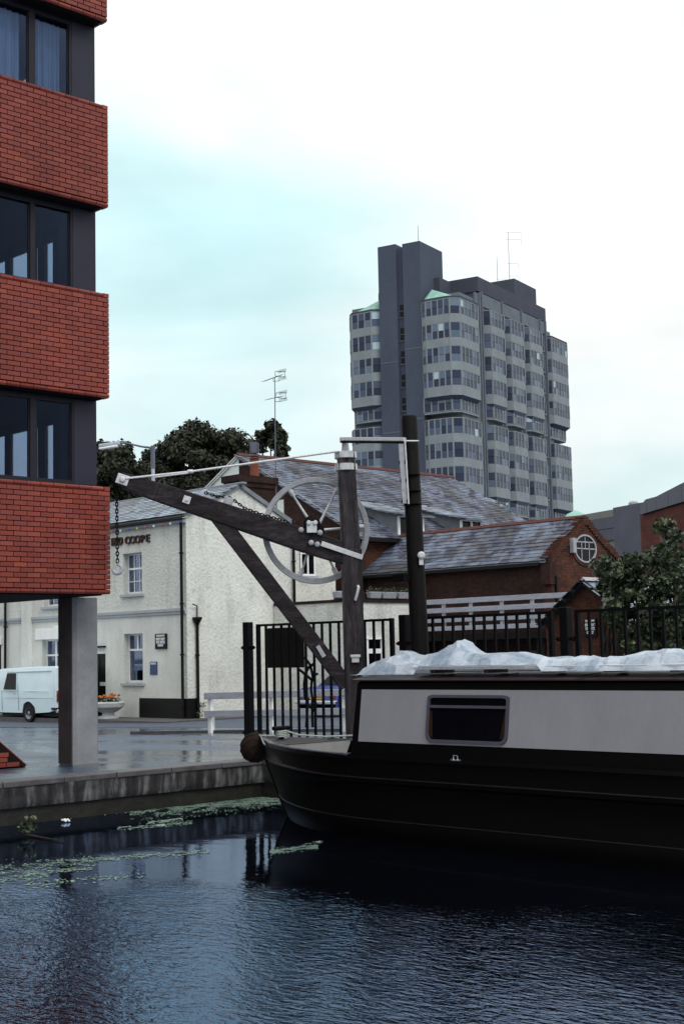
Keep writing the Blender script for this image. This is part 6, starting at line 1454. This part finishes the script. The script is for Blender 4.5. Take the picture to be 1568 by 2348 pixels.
for seg in (((2.2, 1.0), (3.02, 1.0)), ((2.2, 1.0), (2.22, zv - .16)), ((2.22, zv - .16), (2.8, zv - .16))): MB().beam(vp(*seg[0], -1) + V((0, -.012, 0)), vp(*seg[1], -1) + V((0, -.012, 0)), .012, .03, V((0, 1, 0))).build('window_trim', 'van_white', van)
for u_ in (2.12, 3.1): MB().beam(vp(u_, .36, -1) + V((0, -.004, 0)), vp(u_, 1.0, -1) + V((0, -.004, 0)), .004, .012, V((0, 1, 0))).build('door_seam', 'galv', van)
MB().beam(vp(.22, zv - .13, -1) + V((0, -.01, 0)), vp(2.3, zv - .16, -1) + V((0, -.01, 0)), .02, .035, V((0, 1, 0))).build('roof_gutter', 'van_white', van, bevel=.006)
MB().beam(vp(.35, .98, -1) + V((0, -.004, 0)), vp(1.85, .98, -1) + V((0, -.004, 0)), .012, .02, V((0, 1, 0))).build('swage_line', 'van_white', van, bevel=.004)
MB().beam(vp(.1, .76, -1) + V((0, -.002, 0)), vp(2.9, .76, -1) + V((0, -.002, 0)), .006, .008, V((0, 1, 0))).build('swage_line', 'galv', van)
vside([(2.22, .88), (2.36, .88), (2.36, .905), (2.22, .905)], 'chrome', 'door_handle', .004, .02)
wheelset(van, [((xr - rx, yv + .09, gz + rw), 1), ((xr - fxw, yv + .09, gz + rw), 1), ((xr - rx, yv + VW - .09, gz + rw), -1), ((xr - fxw, yv + VW - .09, gz + rw), -1)], rw, .15, V((0, -1, 0)))
for u_ in (rx, fxw): MB().prism([V((xr - u_ - .37, yv + .03, gz + .25)), V((xr - u_ + .37, yv + .03, gz + .25)), V((xr - u_ + .3, yv + .03, gz + .60)), V((xr - u_ - .3, yv + .03, gz + .60))], (0, VW - .06, 0)).build('wheel_well', 'black_paint', van)
Bx('chassis', (xr - 3.4, yv + .2, gz + .2), (xr - .15, yv + VW - .2, gz + .40), 'black_paint', van)
MB().prism([vp(0, .98, -.66) + V((.006, 0, 0)), vp(0, .98, -.06) + V((.006, 0, 0)), vp(0.02, zv - .2, -.06) + V((.006, 0, 0)), vp(0.02, zv - .2, -.66) + V((.006, 0, 0))], (.008, 0, 0)).build('rear_window', 'glass_dark', van)
MB().prism([vp(0, .98, .66) + V((.006, 0, 0)), vp(0, .98, .06) + V((.006, 0, 0)), vp(0.02, zv - .2, .06) + V((.006, 0, 0)), vp(0.02, zv - .2, .66) + V((.006, 0, 0))], (.008, 0, 0)).build('rear_window', 'glass_dark', van)
for s_ in (-.88, .88):
    p_ = vp(0, .66, s_); Bx('tail_lamp', (p_.x, p_.y - .04, p_.z), (p_.x + .035, p_.y + .04, p_.z + .26), 'red_lamp', van, bevel=.006); Bx('indicator', (p_.x, p_.y - .04, p_.z + .262), (p_.x + .035, p_.y + .04, p_.z + .34), 'amber', van)
p_ = vp(0, .38, -1); Bx('bumper', (p_.x - .02, p_.y + .0, p_.z - .06), (p_.x + .10, p_.y + VW, p_.z + .05), 'chrome', van, bevel=.02)
Bx('bumper_step', (p_.x - .25, p_.y - .012, p_.z + .03), (p_.x + .06, p_.y + .3, p_.z + .10), 'black_paint', van, bevel=.01)
# ---- blue saloon seen from behind
cq = onG(684, 1646); gz = G(cq.x); car = empty('parked_car', (cq.x + .8, cq.y + 2, gz), 'blue saloon car parked behind the white fence, seen from the rear', 'car')
CW_ = 1.58; pr = [(0, .30), (.0, .42), (.03, .78), (.10, .84), (.75, .88), (1.25, 1.30), (2.4, 1.34), (3.0, .92), (3.95, .80), (4.0, .35), (3.8, .26), (.1, .26)]
def cpt(u, z, s_): 
    k = max(0, z - .86) / .48; return V((cq.x + CW_ / 2 + s_ * (CW_ / 2 - .17 * k), cq.y + u, gz + z))
n = len(pr); vs = []
for s_, ins in ((-1, .04), (-.95, 0), (.95, 0), (1, .04)): vs += [cpt(u + (ins if u < 2 else -ins), z - ins * (z > .6), s_) for u, z in pr]
MB().add(vs, [(r_ * n + i_, r_ * n + (i_ + 1) % n, (r_ + 1) * n + (i_ + 1) % n, (r_ + 1) * n + i_) for r_ in range(3) for i_ in range(n)] + [tuple(range(n - 1, -1, -1)), tuple(range(3 * n, 4 * n))]).build('body', 'car_blue', car, smooth=True)
u0, z0_, u1, z1_ = .80, .91, 1.2, 1.25; off = V((0, -.012, .012))
MB().prism([cpt(u0, z0_, -.86) + off, cpt(u0, z0_, .86) + off, cpt(u1, z1_, .84) + off, cpt(u1, z1_, -.84) + off], (0, -.004, .004)).build('rear_window', 'glass_dark', car)
for s_ in (-1, 1): MB().prism([cpt(1.15, .93, s_) + V((s_ * .004, 0, 0)), cpt(2.8, .95, s_) + V((s_ * .004, 0, 0)), cpt(2.35, 1.27, s_) + V((s_ * .004, 0, 0)), cpt(1.4, 1.27, s_) + V((s_ * .004, 0, 0))], (s_ * .004, 0, 0)).build('side_window', 'glass_dark', car)
Bx('bumper', (cq.x - .03, cq.y - .09, gz + .40), (cq.x + CW_ + .03, cq.y + .02, gz + .50), 'chrome', car, bevel=.02)
Bx('valance', (cq.x + .04, cq.y - .0, gz + .26), (cq.x + CW_ - .04, cq.y + .05, gz + .38), 'black_paint', car)
Bx('number_plate', (cq.x + CW_ / 2 - .27, cq.y - .03, gz + .54), (cq.x + CW_ / 2 + .27, cq.y - .012, gz + .67), 'plate', car)
text('lettering', 'TLM 40 R', (cq.x + CW_ / 2, cq.y - .033, gz + .605), (1, 0, 0), (0, -1, 0), .11, 'black_paint', car, .001)
for s_ in (0, 1): x_ = cq.x + .05 + s_ * (CW_ - .33); Bx('tail_lamp', (x_, cq.y - .03, gz + .56), (x_ + .23, cq.y + .02, gz + .72), 'red_lamp', car, bevel=.01)
wheelset(car, [((cq.x + .08, cq.y + .75, gz + .28), -1), ((cq.x + .08, cq.y + 3.1, gz + .28), -1), ((cq.x + CW_ - .08, cq.y + .75, gz + .28), 1), ((cq.x + CW_ - .08, cq.y + 3.1, gz + .28), 1)], .28, .15, V((1, 0, 0)))

# ================================================================== WATER WEED AND DRIFT
rg = np.random.default_rng(5); P = []
streaks = [(300, 1862, 655, 1832, 13, 2200), (560, 1815, 640, 1805, 6, 900), (0, 1990, 220, 1975, 10, 260), (0, 1884, 130, 1876, 2.5, 260), (130, 1874, 420, 1842, 4, 900), (250, 1858, 620, 1826, 6, 1500), (330, 1846, 640, 1818, 8, 3000), (400, 1850, 652, 1834, 6, 3000), (470, 1836, 650, 1810, 10, 2200), (270, 1900, 440, 1886, 3, 420), (520, 1822, 640, 1806, 5, 700), (620, 1953, 728, 1941, 4, 650),  # weed streaks, spread wider by the bow to draw the pale sheen there
           (110, 1978, 480, 1952, 4, 500), (110, 1998, 210, 1992, 3, 200), (0, 2010, 110, 2004, 12, 300), (340, 1886, 420, 1878, 3, 200), (60, 2030, 330, 2006, 8, 160), (868, 1894, 886, 1892, 2, 40), (700, 1935, 740, 1930, 2, 40)]
for (xa_, ya_, xb_, yb_, w_, cnt) in streaks:
    for _ in range(int(cnt * 3)):
        u = rg.random(); jy = rg.normal(); br_ = mn.noise(V((u * (xb_ - xa_) * .035, xa_ * .1 + ya_ + jy * 1.3, 0)))
        if br_ < .0 + .35 * (rg.random() - .5): continue
        q = onz(xa_ + (xb_ - xa_) * u, ya_ + (yb_ - ya_) * u + jy * w_ * .65, ZW + .004)
        if q.x > XQ + .04 and q.y < YQ - .04: P.append((q.x, q.y))
P = np.array(P); k = len(P); s_ = .005 + .013 * rg.random(k); a = rg.random(k) * 6.28; n = 5; vs = np.zeros((k, n, 3))
for j in range(n): vs[:, j, 0] = P[:, 0] + np.cos(a + j * 6.283 / n) * s_; vs[:, j, 1] = P[:, 1] + np.sin(a + j * 6.283 / n) * s_; vs[:, j, 2] = ZW + .004 + .004 * rg.random(k)
tag(link(bpy.data.objects.new('duckweed', np_mesh('duckweed', vs.reshape(-1, 3), np.arange(k * n).reshape(k, n), 'weed'))), kind='stuff')
for (px, py, r_, lab) in ((513, 1814, .07, 'crumpled white litter floating near the boat bow'), (151, 1884, .045, 'small white scrap floating near the quay wall')):
    q = onz(px, py, ZW + .01); b = MB()
    for i_ in range(5): b.obox(q + V((random.uniform(-r_, r_), random.uniform(-r_, r_), .02)), frame_axes(V((random.random(), random.random(), 1))), (r_ * random.uniform(.4, .8), r_ * .5, .012))
    b.build('litter', 'white_paint', label=lab, cat='litter', bevel=.005)
q0, q1 = onz(62, 1914, ZW + .02), onz(148, 1929, ZW + .015); t = empty('drifting_branch', tuple(q0), 'thin bare branch with a few leaves drifting below the quay', 'branch')
MB().tube([q0 + UP * .1, q0, q0.lerp(q1, .5), q1], [.012, .016, .012, .006], 6).build('stick', 'bark', t, smooth=True)
crown('leaves', [(tuple(q0 + UP * .1), .10), (tuple(q0 + V((.05, .05, .2))), .07)], .04, 3500, 'leaf_bush', t, 8)

# lettering becomes plain meshes
dg = bpy.context.evaluated_depsgraph_get()
for o in TEXTS:
    me = bpy.data.meshes.new_from_object(o.evaluated_get(dg)); me.materials.clear(); me.materials.append(o.data.materials[0]); n_ = o.name
    c = o.data; q = bpy.data.objects.new('x', me); COL.objects.link(q); q.parent = o.parent; q.matrix_parent_inverse = o.matrix_parent_inverse; q.matrix_basis = o.matrix_basis.copy()
    bpy.data.objects.remove(o); bpy.data.curves.remove(c); q.name = n_
